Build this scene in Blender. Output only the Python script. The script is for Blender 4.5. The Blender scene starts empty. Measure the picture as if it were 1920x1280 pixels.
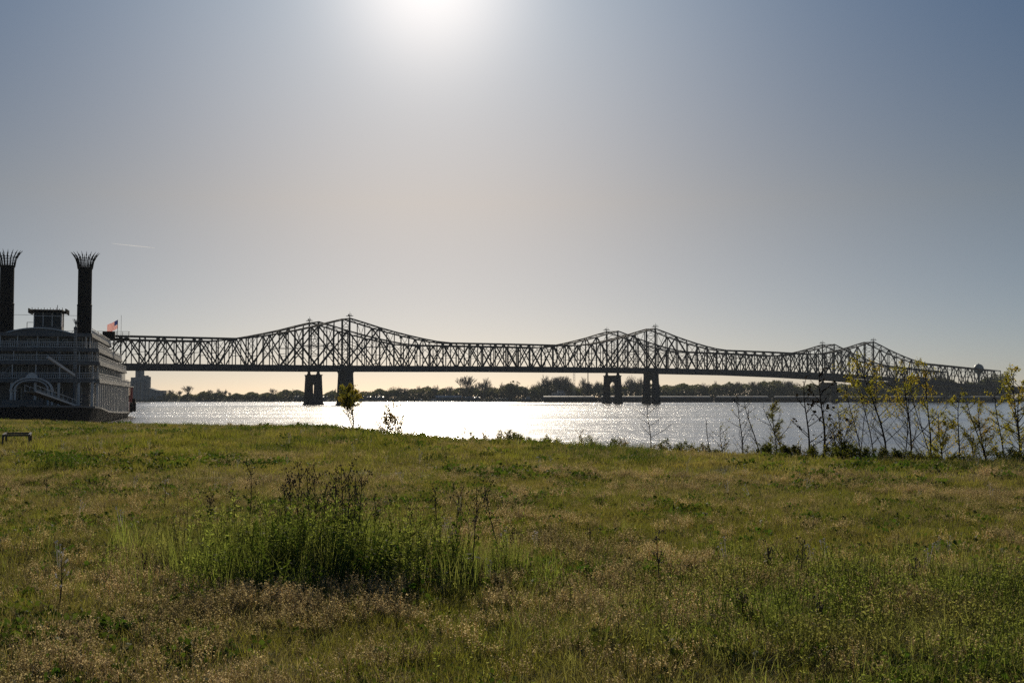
import bpy, math, random
import numpy as np
from mathutils import Vector, Matrix, Euler

R = math.radians
rnd = random.Random(7)
rng = np.random.default_rng(11)
sc = bpy.context.scene
COL = sc.collection

# ------------------------------------------------------------------ camera, sky, sun, exposure
EYE = 5.0                                   # metres above the river
cam = bpy.data.cameras.new('camera')
cam_o = bpy.data.objects.new('camera', cam)
COL.objects.link(cam_o)
cam.sensor_width = 36.0
cam.lens = 36 * 2247.6 / 1920
cam.clip_start = 0.1
cam.clip_end = 60000
cam_o.location = (0, 0, EYE)
cam_o.rotation_euler = (R(90 + 2.66), 0, 0)
sc.camera = cam_o

SUN_EL, SUN_AZ = R(20.0), R(-4.0)           # azimuth measured from +Y towards +X
world = bpy.data.worlds.new('World')
sc.world = world
world.use_nodes = True
wn = world.node_tree
wl = wn.links
bg = wn.nodes['Background']
sky = wn.nodes.new('ShaderNodeTexSky')
sky.sky_type = 'NISHITA'
sky.sun_disc = False
sky.sun_elevation = SUN_EL
sky.sun_rotation = SUN_AZ
sky.air_density = 0.6
sky.dust_density = 0.3
sky.ozone_density = 3.0
# aureole round the sun: the bright forward-scattered glow of a thin-hazy sky
tc = wn.nodes.new('ShaderNodeTexCoord')
dot = wn.nodes.new('ShaderNodeVectorMath'); dot.operation = 'DOT_PRODUCT'
nrm = wn.nodes.new('ShaderNodeVectorMath'); nrm.operation = 'NORMALIZE'
sd = Vector((math.sin(SUN_AZ) * math.cos(SUN_EL), math.cos(SUN_AZ) * math.cos(SUN_EL), math.sin(SUN_EL)))
dot.inputs[1].default_value = sd
wl.new(tc.outputs['Generated'], nrm.inputs[0]); wl.new(nrm.outputs[0], dot.inputs[0])


def wmath(op, a, b=None, clamp=False):
    n = wn.nodes.new('ShaderNodeMath'); n.operation = op; n.use_clamp = clamp
    for i, v in enumerate((a, b)):
        if v is None: continue
        if isinstance(v, (int, float)): n.inputs[i].default_value = v
        else: wl.new(v, n.inputs[i])
    return n.outputs[0]


c0 = wmath('MAXIMUM', dot.outputs['Value'], 0.0)
g1 = wmath('MULTIPLY', wmath('POWER', c0, 420.0), 12.0)
g2 = wmath('ADD', wmath('MULTIPLY', wmath('POWER', c0, 55.0), 4.0), wmath('MULTIPLY', wmath('POWER', c0, 13.0), 2.1))
glow = wmath('ADD', g1, g2)
gcol = wn.nodes.new('ShaderNodeVectorMath'); gcol.operation = 'SCALE'
gcol.inputs[0].default_value = (1.12, 0.94, 0.79)
wl.new(glow, gcol.inputs['Scale'])
tint = wn.nodes.new('ShaderNodeVectorMath'); tint.operation = 'MULTIPLY'
tint.inputs[1].default_value = (1.05, 0.96, 0.92)
addn = wn.nodes.new('ShaderNodeVectorMath'); addn.operation = 'ADD'
wl.new(sky.outputs[0], tint.inputs[0])
sxyz = wn.nodes.new('ShaderNodeSeparateXYZ'); wl.new(nrm.outputs[0], sxyz.inputs[0])
hr = wn.nodes.new('ShaderNodeValToRGB')           # haze-yellow low down, clearer blue higher up
for i, (p_, c_) in enumerate(((0.0, (0.94, 0.88, 0.86, 1)), (0.16, (1.07, 0.91, 0.71, 1)), (0.38, (0.54, 0.86, 0.97, 1)))):
    e_ = hr.color_ramp.elements[i] if i < 2 else hr.color_ramp.elements.new(p_)
    e_.position = p_; e_.color = c_
wl.new(sxyz.outputs['Z'], hr.inputs[0]); wl.new(hr.outputs[0], tint.inputs[1])
wl.new(tint.outputs[0], addn.inputs[0]); wl.new(gcol.outputs[0], addn.inputs[1])
wl.new(addn.outputs[0], bg.inputs['Color'])
bg.inputs['Strength'].default_value = 0.05

sun = bpy.data.lights.new('sun', 'SUN')
sun.energy = 5.0
sun.angle = R(0.53)
sun.color = (1.0, 0.87, 0.68)
sun_o = bpy.data.objects.new('sun', sun)
COL.objects.link(sun_o)
sun_o.location = (-60, 800, 320)
sun_o.rotation_euler = sd.to_track_quat('Z', 'Y').to_euler()

sc.view_settings.view_transform = 'Standard'
sc.view_settings.look = 'None'
sc.view_settings.gamma = 1.0
sc.view_settings.use_curve_mapping = False
sc.view_settings.exposure = -0.22
sc.cycles.max_bounces = 6
sc.cycles.diffuse_bounces = 2
sc.cycles.glossy_bounces = 3
sc.cycles.transmission_bounces = 4
sc.cycles.transparent_max_bounces = 12
sc.cycles.volume_bounces = 0
sc.cycles.sample_clamp_indirect = 6.0
sc.cycles.use_denoising = False
sc.cycles.use_adaptive_sampling = False

# ------------------------------------------------------------------ helpers


def mat(name, c1, c2=None, scale=1.0, rough=0.7, bump=0.0, bscale=None, metal=0.0, spec=0.3, detail=4.0,
        stretch=None, lo=0.35, hi=0.65):
    m = bpy.data.materials.new(name)
    m.use_nodes = True
    nt = m.node_tree
    b = nt.nodes['Principled BSDF']
    b.inputs['Roughness'].default_value = rough
    b.inputs['Metallic'].default_value = metal
    b.inputs['Specular IOR Level'].default_value = spec
    c1 = (*c1, 1.0)
    if c2 is None and not bump:
        b.inputs['Base Color'].default_value = c1
        return m
    g = nt.nodes.new('ShaderNodeNewGeometry')
    src = g.outputs['Position']
    if stretch:
        mp = nt.nodes.new('ShaderNodeMapping')
        mp.inputs['Scale'].default_value = stretch
        nt.links.new(src, mp.inputs[0]); src = mp.outputs[0]
    if c2 is not None:
        n = nt.nodes.new('ShaderNodeTexNoise')
        n.inputs['Scale'].default_value = scale
        n.inputs['Detail'].default_value = detail
        nt.links.new(src, n.inputs['Vector'])
        r = nt.nodes.new('ShaderNodeValToRGB')
        r.color_ramp.elements[0].position = lo; r.color_ramp.elements[0].color = c1
        r.color_ramp.elements[1].position = hi; r.color_ramp.elements[1].color = (*c2, 1.0)
        nt.links.new(n.outputs['Fac'], r.inputs[0])
        nt.links.new(r.outputs[0], b.inputs['Base Color'])
    else:
        b.inputs['Base Color'].default_value = c1
    if bump:
        n2 = nt.nodes.new('ShaderNodeTexNoise')
        n2.inputs['Scale'].default_value = bscale or scale * 4
        n2.inputs['Detail'].default_value = 5.0
        nt.links.new(src, n2.inputs['Vector'])
        bp = nt.nodes.new('ShaderNodeBump')
        bp.inputs['Strength'].default_value = bump
        nt.links.new(n2.outputs['Fac'], bp.inputs['Height'])
        nt.links.new(bp.outputs[0], b.inputs['Normal'])
    return m


def leaf_mat(name, ca, cb, cc=None, pscale=0.35, trans=0.55, var=0.5, tcol=None):
    """thin leaf: diffuse + translucent; colour drifts over the ground and from plant to plant"""
    m = bpy.data.materials.new(name)
    m.use_nodes = True
    nt = m.node_tree; L = nt.links
    out = nt.nodes['Material Output']
    pb = nt.nodes['Principled BSDF']
    pb.inputs['Roughness'].default_value = 0.78
    pb.inputs['Specular IOR Level'].default_value = 0.14
    g = nt.nodes.new('ShaderNodeNewGeometry')
    n = nt.nodes.new('ShaderNodeTexNoise')
    n.inputs['Scale'].default_value = pscale
    n.inputs['Detail'].default_value = 5.0
    n.inputs['Roughness'].default_value = 0.62
    L.new(g.outputs['Position'], n.inputs['Vector'])
    r = nt.nodes.new('ShaderNodeValToRGB')
    e = r.color_ramp.elements
    e[0].position = 0.36; e[0].color = (*ca, 1)
    e[1].position = 0.64; e[1].color = (*(cc or cb), 1)
    if cc:
        k = e.new(0.5); k.color = (*cb, 1)
    L.new(n.outputs['Fac'], r.inputs[0])
    oi = nt.nodes.new('ShaderNodeObjectInfo')
    mr = nt.nodes.new('ShaderNodeMapRange')
    mr.inputs['To Min'].default_value = 1.0 - var
    mr.inputs['To Max'].default_value = 1.0 + var * 0.8
    L.new(oi.outputs['Random'], mr.inputs['Value'])
    sc_ = nt.nodes.new('ShaderNodeVectorMath'); sc_.operation = 'SCALE'
    L.new(r.outputs[0], sc_.inputs[0]); L.new(mr.outputs[0], sc_.inputs['Scale'])
    L.new(sc_.outputs[0], pb.inputs['Base Color'])
    tr = nt.nodes.new('ShaderNodeBsdfTranslucent')
    tm = nt.nodes.new('ShaderNodeVectorMath'); tm.operation = 'MULTIPLY'
    tm.inputs[1].default_value = tcol or (1.5, 1.5, 0.8)
    L.new(sc_.outputs[0], tm.inputs[0]); L.new(tm.outputs[0], tr.inputs['Color'])
    mx = nt.nodes.new('ShaderNodeMixShader')
    mx.inputs[0].default_value = trans
    L.new(pb.outputs[0], mx.inputs[1]); L.new(tr.outputs[0], mx.inputs[2])
    L.new(mx.outputs[0], out.inputs['Surface'])
    return m


class MB:
    """collects shapes of one mesh"""

    def __init__(s):
        s.v = []; s.f = []

    def add(s, vs, fs):
        o = len(s.v)
        s.v.extend(tuple(p) for p in vs)
        s.f.extend(tuple(i + o for i in f) for f in fs)
        return s

    def box(s, c, d):
        x, y, z = c; a, b, h = d[0] / 2, d[1] / 2, d[2] / 2
        vs = [(x + i * a, y + j * b, z + k * h) for k in (-1, 1) for j in (-1, 1) for i in (-1, 1)]
        return s.add(vs, [(0, 2, 3, 1), (4, 5, 7, 6), (0, 1, 5, 4), (2, 6, 7, 3), (0, 4, 6, 2), (1, 3, 7, 5)])

    def bar(s, p, q, w, h=None, up=(0, 0, 1)):
        p = Vector(p); q = Vector(q); h = h or w
        d = (q - p).normalized(); u = Vector(up)
        if abs(d.dot(u)) > 0.98: u = Vector((1, 0, 0))
        a = d.cross(u).normalized() * (w / 2); b = a.cross(d).normalized() * (h / 2)
        vs = [e + i * a + j * b for e in (p, q) for i, j in ((-1, -1), (1, -1), (1, 1), (-1, 1))]
        return s.add(vs, [(3, 2, 1, 0), (4, 5, 6, 7), (0, 1, 5, 4), (1, 2, 6, 5), (2, 3, 7, 6), (3, 0, 4, 7)])

    def tube(s, pts, rads, n=6, cap=True):
        rings = []; o = len(s.v)
        P = [Vector(p) for p in pts]
        for i, p in enumerate(P):
            d = (P[min(i + 1, len(P) - 1)] - P[max(i - 1, 0)]).normalized()
            u = Vector((0, 0, 1)) if abs(d.z) < 0.95 else Vector((1, 0, 0))
            a = d.cross(u).normalized(); b = a.cross(d)
            for k in range(n):
                t = 2 * math.pi * k / n
                s.v.append(tuple(p + (a * math.cos(t) + b * math.sin(t)) * rads[i]))
        for i in range(len(P) - 1):
            for k in range(n):
                k2 = (k + 1) % n
                s.f.append((o + i * n + k, o + i * n + k2, o + (i + 1) * n + k2, o + (i + 1) * n + k))
        if cap:
            s.f.append(tuple(o + k for k in range(n))[::-1])
            s.f.append(tuple(o + (len(P) - 1) * n + k for k in range(n)))
        return s

    def prism(s, outline, z0, z1):
        n = len(outline)
        vs = [(x, y, z0) for x, y in outline] + [(x, y, z1) for x, y in outline]
        fs = [tuple(range(n))[::-1], tuple(range(n, 2 * n))]
        fs += [(i, (i + 1) % n, n + (i + 1) % n, n + i) for i in range(n)]
        return s.add(vs, fs)

    def slab_xz(s, outline, y0, y1):
        n = len(outline)
        vs = [(x, y0, z) for x, z in outline] + [(x, y1, z) for x, z in outline]
        fs = [tuple(range(n)), tuple(range(n, 2 * n))[::-1]]
        fs += [((i + 1) % n, i, n + i, n + (i + 1) % n) for i in range(n)]
        return s.add(vs, fs)

    def lathe(s, prof, c=(0, 0), n=16):
        o = len(s.v)
        for r, z in prof:
            for k in range(n):
                t = 2 * math.pi * k / n
                s.v.append((c[0] + r * math.cos(t), c[1] + r * math.sin(t), z))
        for i in range(len(prof) - 1):
            for k in range(n):
                k2 = (k + 1) % n
                s.f.append((o + i * n + k, o + i * n + k2, o + (i + 1) * n + k2, o + (i + 1) * n + k))
        s.f.append(tuple(o + k for k in range(n))[::-1])
        s.f.append(tuple(o + (len(prof) - 1) * n + k for k in range(n)))
        return s

    def mesh(s, name, m, smooth=False):
        me = bpy.data.meshes.new(name)
        me.from_pydata(s.v, [], s.f)
        if m is not None: me.materials.append(m)
        if smooth:
            me.polygons.foreach_set('use_smooth', [True] * len(me.polygons))
        me.update()
        return me


def link(o):
    COL.objects.link(o)
    return o


def part(name, mb, m, parent, loc=None, rot=None, label=None, smooth=False):
    me = mb.mesh(name, m, smooth) if isinstance(mb, MB) else mb
    o = link(bpy.data.objects.new(name, me))
    o.parent = parent
    if loc is not None: o.location = loc
    if rot is not None: o.rotation_euler = rot
    if label: o['label'] = label
    return o


def tag(o, label=None, cat=None, group=None, kind=None):
    if label: o['label'] = label
    if cat: o['category'] = cat
    if group: o['group'] = group
    if kind: o['kind'] = kind
    return o


def thing(name, label, cat, loc=(0, 0, 0), rz=0.0, group=None):
    o = link(bpy.data.objects.new(name, None))
    o.empty_display_size = 0.5
    o.location = loc; o.rotation_euler = (0, 0, rz)
    return tag(o, label, cat, group)


def solo(name, mb, m, loc=(0, 0, 0), label=None, cat=None, group=None, kind=None, smooth=False):
    me = mb.mesh(name, m, smooth) if isinstance(mb, MB) else mb
    o = link(bpy.data.objects.new(name, me))
    o.location = loc
    return tag(o, label, cat, group, kind)


def wx(px, d):                               # lateral position of a sight line at depth d
    return (px - 960.0) / 2250.0 * d


def wz(py, d):                               # height on a sight line at depth d
    return EYE + (744.5 - py) / 2250.0 * d


def np_mesh(name, verts, faces, m, smooth=True):
    me = bpy.data.meshes.new(name)
    nv, nf = len(verts), len(faces)
    k = faces.shape[1]
    me.vertices.add(nv); me.vertices.foreach_set('co', np.asarray(verts, np.float32).ravel())
    me.loops.add(nf * k); me.loops.foreach_set('vertex_index', faces.astype(np.int32).ravel())
    me.polygons.add(nf)
    me.polygons.foreach_set('loop_start', np.arange(0, nf * k, k, dtype=np.int32))
    me.polygons.foreach_set('loop_total', np.full(nf, k, np.int32))
    if smooth: me.polygons.foreach_set('use_smooth', np.ones(nf, bool))
    if m is not None: me.materials.append(m)
    me.update(calc_edges=True)
    return me


# value noise for placing things
_tab = rng.random((256, 256))


def vnoise(x, y):
    xi = np.floor(x).astype(int); yi = np.floor(y).astype(int)
    fx = x - xi; fy = y - yi
    fx = fx * fx * (3 - 2 * fx); fy = fy * fy * (3 - 2 * fy)
    a = _tab[xi & 255, yi & 255]; b = _tab[(xi + 1) & 255, yi & 255]
    c = _tab[xi & 255, (yi + 1) & 255]; d = _tab[(xi + 1) & 255, (yi + 1) & 255]
    return (a * (1 - fx) + b * fx) * (1 - fy) + (c * (1 - fx) + d * fx) * fy


def fbm(x, y, o=3):
    s = 0; a = 0.5
    for i in range(o):
        s = s + a * vnoise(x * 2 ** i + 17.3 * i, y * 2 ** i + 5.1 * i); a *= 0.5
    return s / (1 - 0.5 ** o)


# ------------------------------------------------------------------ materials
M = {}
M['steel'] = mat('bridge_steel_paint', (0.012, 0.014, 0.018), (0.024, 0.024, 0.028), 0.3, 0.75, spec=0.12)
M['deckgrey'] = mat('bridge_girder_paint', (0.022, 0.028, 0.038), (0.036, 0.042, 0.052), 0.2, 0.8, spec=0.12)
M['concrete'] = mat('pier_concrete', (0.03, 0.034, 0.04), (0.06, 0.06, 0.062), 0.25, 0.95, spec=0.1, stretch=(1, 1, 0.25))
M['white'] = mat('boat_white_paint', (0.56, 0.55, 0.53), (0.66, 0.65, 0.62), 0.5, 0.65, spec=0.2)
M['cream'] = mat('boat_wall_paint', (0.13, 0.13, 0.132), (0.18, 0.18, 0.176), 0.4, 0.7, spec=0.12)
M['black'] = mat('boat_black_paint', (0.010, 0.010, 0.011), (0.02, 0.018, 0.018), 0.6, 0.85, spec=0.08)
M['stack'] = mat('funnel_black_paint', (0.006, 0.006, 0.007), (0.011, 0.010, 0.010), 0.4, 0.7, spec=0.15)
M['glass'] = mat('window_glass', (0.010, 0.013, 0.02), rough=0.22, spec=0.25)
M['wood'] = mat('boat_deck_wood', (0.16, 0.12, 0.08), (0.24, 0.19, 0.13), 1.5, 0.8)
M['red'] = mat('red_trim_paint', (0.35, 0.04, 0.03), (0.45, 0.06, 0.04), 1.0, 0.6)
M['iron'] = mat('pipe_iron', (0.03, 0.022, 0.02), (0.07, 0.045, 0.035), 9.0, 0.38, spec=0.6)
M['barge'] = mat('barge_steel', (0.012, 0.014, 0.02), (0.035, 0.028, 0.028), 0.08, 0.7)
M['rust'] = mat('barge_rusty_steel', (0.05, 0.025, 0.02), (0.035, 0.03, 0.035), 0.06, 0.75)
M['cover'] = mat('barge_cover', (0.34, 0.33, 0.31), (0.5, 0.49, 0.46), 0.1, 0.6)
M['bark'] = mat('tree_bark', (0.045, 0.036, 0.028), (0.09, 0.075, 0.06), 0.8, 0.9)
M['twig'] = mat('sapling_bark', (0.035, 0.025, 0.018), (0.08, 0.06, 0.045), 6.0, 0.85)
M['stalk'] = mat('dry_weed_stalk', (0.16, 0.12, 0.075), (0.09, 0.065, 0.045), 5.0, 0.85)
M['elevator'] = mat('elevator_concrete', (0.22, 0.23, 0.23), (0.3, 0.3, 0.29), 0.06, 0.9)
M['roofmetal'] = mat('roof_metal', (0.45, 0.45, 0.44), (0.55, 0.54, 0.52), 0.1, 0.4, spec=0.5)
M['shed'] = mat('shed_wall', (0.09, 0.12, 0.14), (0.13, 0.16, 0.18), 0.1, 0.8)
M['tank'] = mat('water_tank_paint', (0.10, 0.17, 0.20), (0.14, 0.21, 0.24), 0.15, 0.5)
M['farcrown'] = leaf_mat('far_tree_leaves', (0.09, 0.10, 0.06), (0.12, 0.125, 0.075), (0.15, 0.14, 0.09), 0.02, 0.3, 0.35, (1.2, 1.2, 0.8))  # leaf colour lightened to stand in for distance haze
M['fartwig'] = mat('far_tree_twigs', (0.18, 0.155, 0.13), (0.24, 0.21, 0.18), 0.05, 0.9)  # twig colour raised likewise, part of the haze put into it
M['sapleaf'] = leaf_mat('sapling_leaves', (0.17, 0.19, 0.04), (0.22, 0.22, 0.045), (0.27, 0.21, 0.045), 1.6, 0.6, 0.25, (1.6, 1.45, 0.6))
M['deadleaf'] = leaf_mat('withered_leaves', (0.02, 0.014, 0.01), (0.03, 0.02, 0.014), None, 2.0, 0.15, 0.25)
M['brownleaf'] = leaf_mat('brown_leaves', (0.17, 0.10, 0.035), (0.22, 0.16, 0.05), None, 2.0, 0.5, 0.25)
M['shrubleaf'] = leaf_mat('shrub_leaves', (0.08, 0.10, 0.02), (0.12, 0.13, 0.028), (0.15, 0.13, 0.035), 0.9, 0.5, 0.3)

# ------------------------------------------------------------------ ground, river, far bank, haze
EDGE = np.array([(-600, 430), (-300, 330), (-160, 250), (-110, 170), (-62, 112), (-37.5, 88), (-23.9, 76), (-11.0, 68),
                 (-3.6, 51), (0.8, 44.7), (5.7, 38), (9.1, 32.6), (14, 31), (22, 24), (45, 10), (110, -20),
                 (300, -80), (900, -200)], float)


def edge_dist(x, y):
    """signed distance to the top of the bank, positive on the land side"""
    best = np.full(x.shape, 1e9); sgn = np.ones(x.shape)
    for (ax, ay), (bx, by) in zip(EDGE[:-1], EDGE[1:]):
        dx, dy = bx - ax, by - ay
        t = np.clip(((x - ax) * dx + (y - ay) * dy) / (dx * dx + dy * dy), 0, 1)
        ex, ey = x - ax - t * dx, y - ay - t * dy
        d = np.hypot(ex, ey)
        s = np.where(dx * (y - ay) - dy * (x - ax) < 0, 1.0, -1.0)
        m = d < best
        best = np.where(m, d, best); sgn = np.where(m, s, sgn)
    return best * sgn


def gz(x, y):
    x = np.asarray(x, float); y = np.asarray(y, float)
    s = edge_dist(x, y)
    und = (fbm(x * 0.11 + 40, y * 0.11 + 9) - 0.5) * 0.34 + (fbm(x * 0.6 + 3, y * 0.6) - 0.5) * 0.12
    fade = np.clip(s / 3.0, 0.25, 1)
    wob = (vnoise(x * 0.5 + 9, y * 0.5 + 90) - 0.5) * 1.4 + (vnoise(x * 0.13, y * 0.13 + 30) - 0.5) * 2.0
    k = np.clip(0.8 - (s + wob), 0, None)
    drop = np.where(k < 1.6, k * k / 3.2 * 0.55, (k - 0.8) * 0.55)
    return 3.3 + und * fade - np.minimum(drop, 6.2)


def axis(lo, hi, a, b, st):
    mid = np.arange(a, b + 1e-6, st)
    def grow(d):
        out = []; s = st; p = 0
        while p < d:
            s *= 1.16; p += s; out.append(min(p, d))
        return np.array(out)
    return np.concatenate([a - grow(a - lo)[::-1], mid, b + grow(hi - b)])


gxs = axis(-900, 900, -42, 24, 0.42); gys = axis(-400, 520, 3, 95, 0.42)
GX, GY = np.meshgrid(gxs, gys)
GZ = gz(GX, GY)
nx, ny = len(gxs), len(gys)
ii = np.arange(ny - 1)[:, None] * nx + np.arange(nx - 1)[None, :]
gf = np.stack([ii, ii + 1, ii + nx + 1, ii + nx], -1).reshape(-1, 4)
M['soil'] = mat('meadow_soil', (0.045, 0.042, 0.016), (0.10, 0.082, 0.04), 0.5, 0.95, 0.5, 9.0, detail=7)
solo('ground', np_mesh('ground', np.stack([GX, GY, GZ], -1).reshape(-1, 3), gf, M['soil']), None, kind='structure')


def water_mat():
    m = bpy.data.materials.new('river_water'); m.use_nodes = True
    nt = m.node_tree; L = nt.links; b = nt.nodes['Principled BSDF']
    g = nt.nodes.new('ShaderNodeNewGeometry')

    def noise(scale, stretch, detail, rough=0.55):
        mp = nt.nodes.new('ShaderNodeMapping'); mp.inputs['Scale'].default_value = stretch
        mp.inputs['Rotation'].default_value = (0, 0, 0.12)
        n = nt.nodes.new('ShaderNodeTexNoise'); n.inputs['Scale'].default_value = scale
        n.inputs['Detail'].default_value = detail; n.inputs['Roughness'].default_value = rough
        L.new(g.outputs['Position'], mp.inputs[0]); L.new(mp.outputs[0], n.inputs['Vector'])
        return n.outputs['Fac']

    def ramp(v, a, b_, lo, hi):
        r = nt.nodes.new('ShaderNodeMapRange'); r.clamp = True
        for k, val in (('From Min', a), ('From Max', b_), ('To Min', lo), ('To Max', hi)):
            r.inputs[k].default_value = val
        L.new(v, r.inputs['Value']); return r.outputs[0]

    def mul(a, bb, op='MULTIPLY'):
        n = nt.nodes.new('ShaderNodeMath'); n.operation = op
        for i, v in enumerate((a, bb)):
            if isinstance(v, (int, float)): n.inputs[i].default_value = v
            else: L.new(v, n.inputs[i])
        return n.outputs[0]

    swell = noise(0.22, (0.55, 1.0, 1), 4.0)
    chop = noise(1.1, (0.6, 1.0, 1), 4.0, 0.6)
    patch = noise(0.016, (0.26, 1.6, 1), 8.0, 0.70)            # wind streaks on the river
    facet = noise(0.75, (0.45, 1.0, 1), 3.0, 0.6)              # single steep wavelets
    h = mul(mul(swell, 1.7), mul(chop, 0.6), 'ADD')
    bp = nt.nodes.new('ShaderNodeBump')
    bp.inputs['Distance'].default_value = 1.0
    L.new(h, bp.inputs['Height'])
    bp.inputs['Strength'].default_value = 1.0
    rg = ramp(patch, 0.40, 0.62, 0.20, 0.30)
    nt.nodes.remove(b)
    df = nt.nodes.new('ShaderNodeBsdfDiffuse'); df.inputs['Color'].default_value = (0.115, 0.108, 0.095, 1)
    gl = nt.nodes.new('ShaderNodeBsdfGlossy'); gl.inputs['Color'].default_value = (0.97, 0.98, 1.0, 1)
    L.new(rg, gl.inputs['Roughness']); L.new(bp.outputs[0], gl.inputs['Normal'])
    fr = nt.nodes.new('ShaderNodeFresnel'); fr.inputs['IOR'].default_value = 1.333
    # two scales of ripple: calm skin between, and the short steep chop that glitters
    bp2 = nt.nodes.new('ShaderNodeBump'); bp2.inputs['Distance'].default_value = 1.0
    L.new(ramp(patch, 0.43, 0.60, 0.10, 0.42), bp2.inputs['Strength'])
    L.new(h, bp2.inputs['Height'])
    gc = nt.nodes.new('ShaderNodeBsdfGlossy'); gc.inputs['Color'].default_value = (0.98, 0.98, 0.98, 1)
    gc.inputs['Roughness'].default_value = 0.13
    L.new(bp2.outputs[0], gc.inputs['Normal'])
    mg = nt.nodes.new('ShaderNodeMixShader')
    L.new(mul(ramp(patch, 0.43, 0.60, 0.012, 0.34), ramp(facet, 0.42, 0.66, 0.12, 1.0)), mg.inputs[0])
    L.new(gc.outputs[0], mg.inputs[1]); L.new(gl.outputs[0], mg.inputs[2])
    mx = nt.nodes.new('ShaderNodeMixShader')
    L.new(fr.outputs[0], mx.inputs[0])
    L.new(df.outputs[0], mx.inputs[1]); L.new(mg.outputs[0], mx.inputs[2])
    L.new(mx.outputs[0], nt.nodes['Material Output'].inputs['Surface'])
    return m


M['water'] = water_mat()
wv = np.array([(-3200, -700, 0), (3200, -700, 0), (3200, 1340, 0), (-3200, 1340, 0)], float)
solo('river', np_mesh('river', wv, np.array([[0, 1, 2, 3]]), M['water'], False), None, kind='structure')

SHORE = 1322.0
fx = axis(-3200, 3200, -700, 900, 9.0); fy = np.array([1300, 1318, SHORE, 1326, 1332, 1342, 1360, 1400, 1460, 1560, 1900, 2400.])
FX, FY = np.meshgrid(fx, fy)
prof = np.interp(FY, [1300, 1318, SHORE, 1326, 1342, 1400, 8000], [-4, -1.0, 0.05, 1.1, 2.4, 3.2, 4.0])
bluff = (np.clip((FX - 330) / 150, 0, 1) * 5 + np.clip((FX - 478) / 40, 0, 1) * 8) * np.clip((566 - FX) / 22, 0, 1) * np.clip((FY - 1332) / 34, 0, 1)
FZ = prof + bluff + (fbm(FX * 0.02, FY * 0.02 + 7) - 0.5) * np.clip((FY - 1320) / 10, 0, 1) * 1.6
n1, n2 = len(fx), len(fy)
ii = np.arange(n2 - 1)[:, None] * n1 + np.arange(n1 - 1)[None, :]
ff = np.stack([ii, ii + 1, ii + n1 + 1, ii + n1], -1).reshape(-1, 4)
M['farsoil'] = mat('far_bank_soil', (0.10, 0.085, 0.05), (0.07, 0.075, 0.035), 0.04, 0.95)
solo('far_bank', np_mesh('far_bank', np.stack([FX, FY, FZ], -1).reshape(-1, 3), ff, M['farsoil']), None, kind='structure')


def far_z(x, y):
    p = np.interp(y, [1300, 1318, SHORE, 1326, 1342, 1400, 8000], [-4, -1.0, 0.05, 1.1, 2.4, 3.2, 4.0])
    b = (np.clip((x - 330) / 150, 0, 1) * 5 + np.clip((x - 478) / 40, 0, 1) * 8) * np.clip((566 - x) / 22, 0, 1) * np.clip((y - 1332) / 34, 0, 1)
    return float(p + b) - 0.5


HAZE_DENSITY = 0.00007
hz = MB().box((0, 850, 31), (6500, 3200, 74))
hm = bpy.data.materials.new('thin_haze'); hm.use_nodes = True
hn = hm.node_tree
hn.nodes.remove(hn.nodes['Principled BSDF'])
pv = hn.nodes.new('ShaderNodeVolumePrincipled')
pv.inputs['Color'].default_value = (0.78, 0.88, 0.98, 1)
pv.inputs['Density'].default_value = HAZE_DENSITY
pv.inputs['Anisotropy'].default_value = 0.0
hn.links.new(pv.outputs[0], hn.nodes['Material Output'].inputs['Volume'])
solo('haze', hz, hm, kind='stuff')
# ------------------------------------------------------------------ the two cantilever truss bridges
SPAN = 258.1
E_ = Vector((209.5, 150.8, 0)).normalized()          # along the bridge, away to the right
P_ = Vector((-E_.y, E_.x, 0))                        # across it, away from the camera
PAN = SPAN / 24
CREST = [(-1.3, -2.2), (-1, -1.8), (-0.5, -0.9), (0, 0), (0.5, 1.4), (1, 2.2), (1.5, 1.7), (1.75, 0.7), (2, -0.9),
         (2.3, -4.4), (2.74, -9.6), (3.2, -9.0), (3.7, -8.6)]
HT = [(0, 30), (1, 27.4), (2, 24.6), (3, 22.2), (4, 20.0), (5, 18.1), (6, 16.5), (7, 15.7), (99, 15.7)]


def crest(u):
    return float(np.interp(u / SPAN, [a for a, _ in CREST], [b for _, b in CREST]))


def beam_mesh(m):
    return MB().box((0, 0, 0), (1, 1, 1)).mesh('beam', m)


def beam_part(name, me, parent, p, q, w, h, up=None, label=None):
    p = Vector(p); q = Vector(q); d = q - p
    x = d.normalized(); u = Vector(up) if up else Vector((0, 0, 1))
    if abs(x.dot(u)) > 0.98: u = E_
    y = u.cross(x).normalized(); z = x.cross(y)
    o = link(bpy.data.objects.new(name, me)); o.parent = parent
    mt = Matrix((x * d.length, y * w, z * h)).transposed().to_4x4()
    mt.translation = (p + q) / 2
    o.matrix_local = mt
    if label: o['label'] = label
    return o


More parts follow.
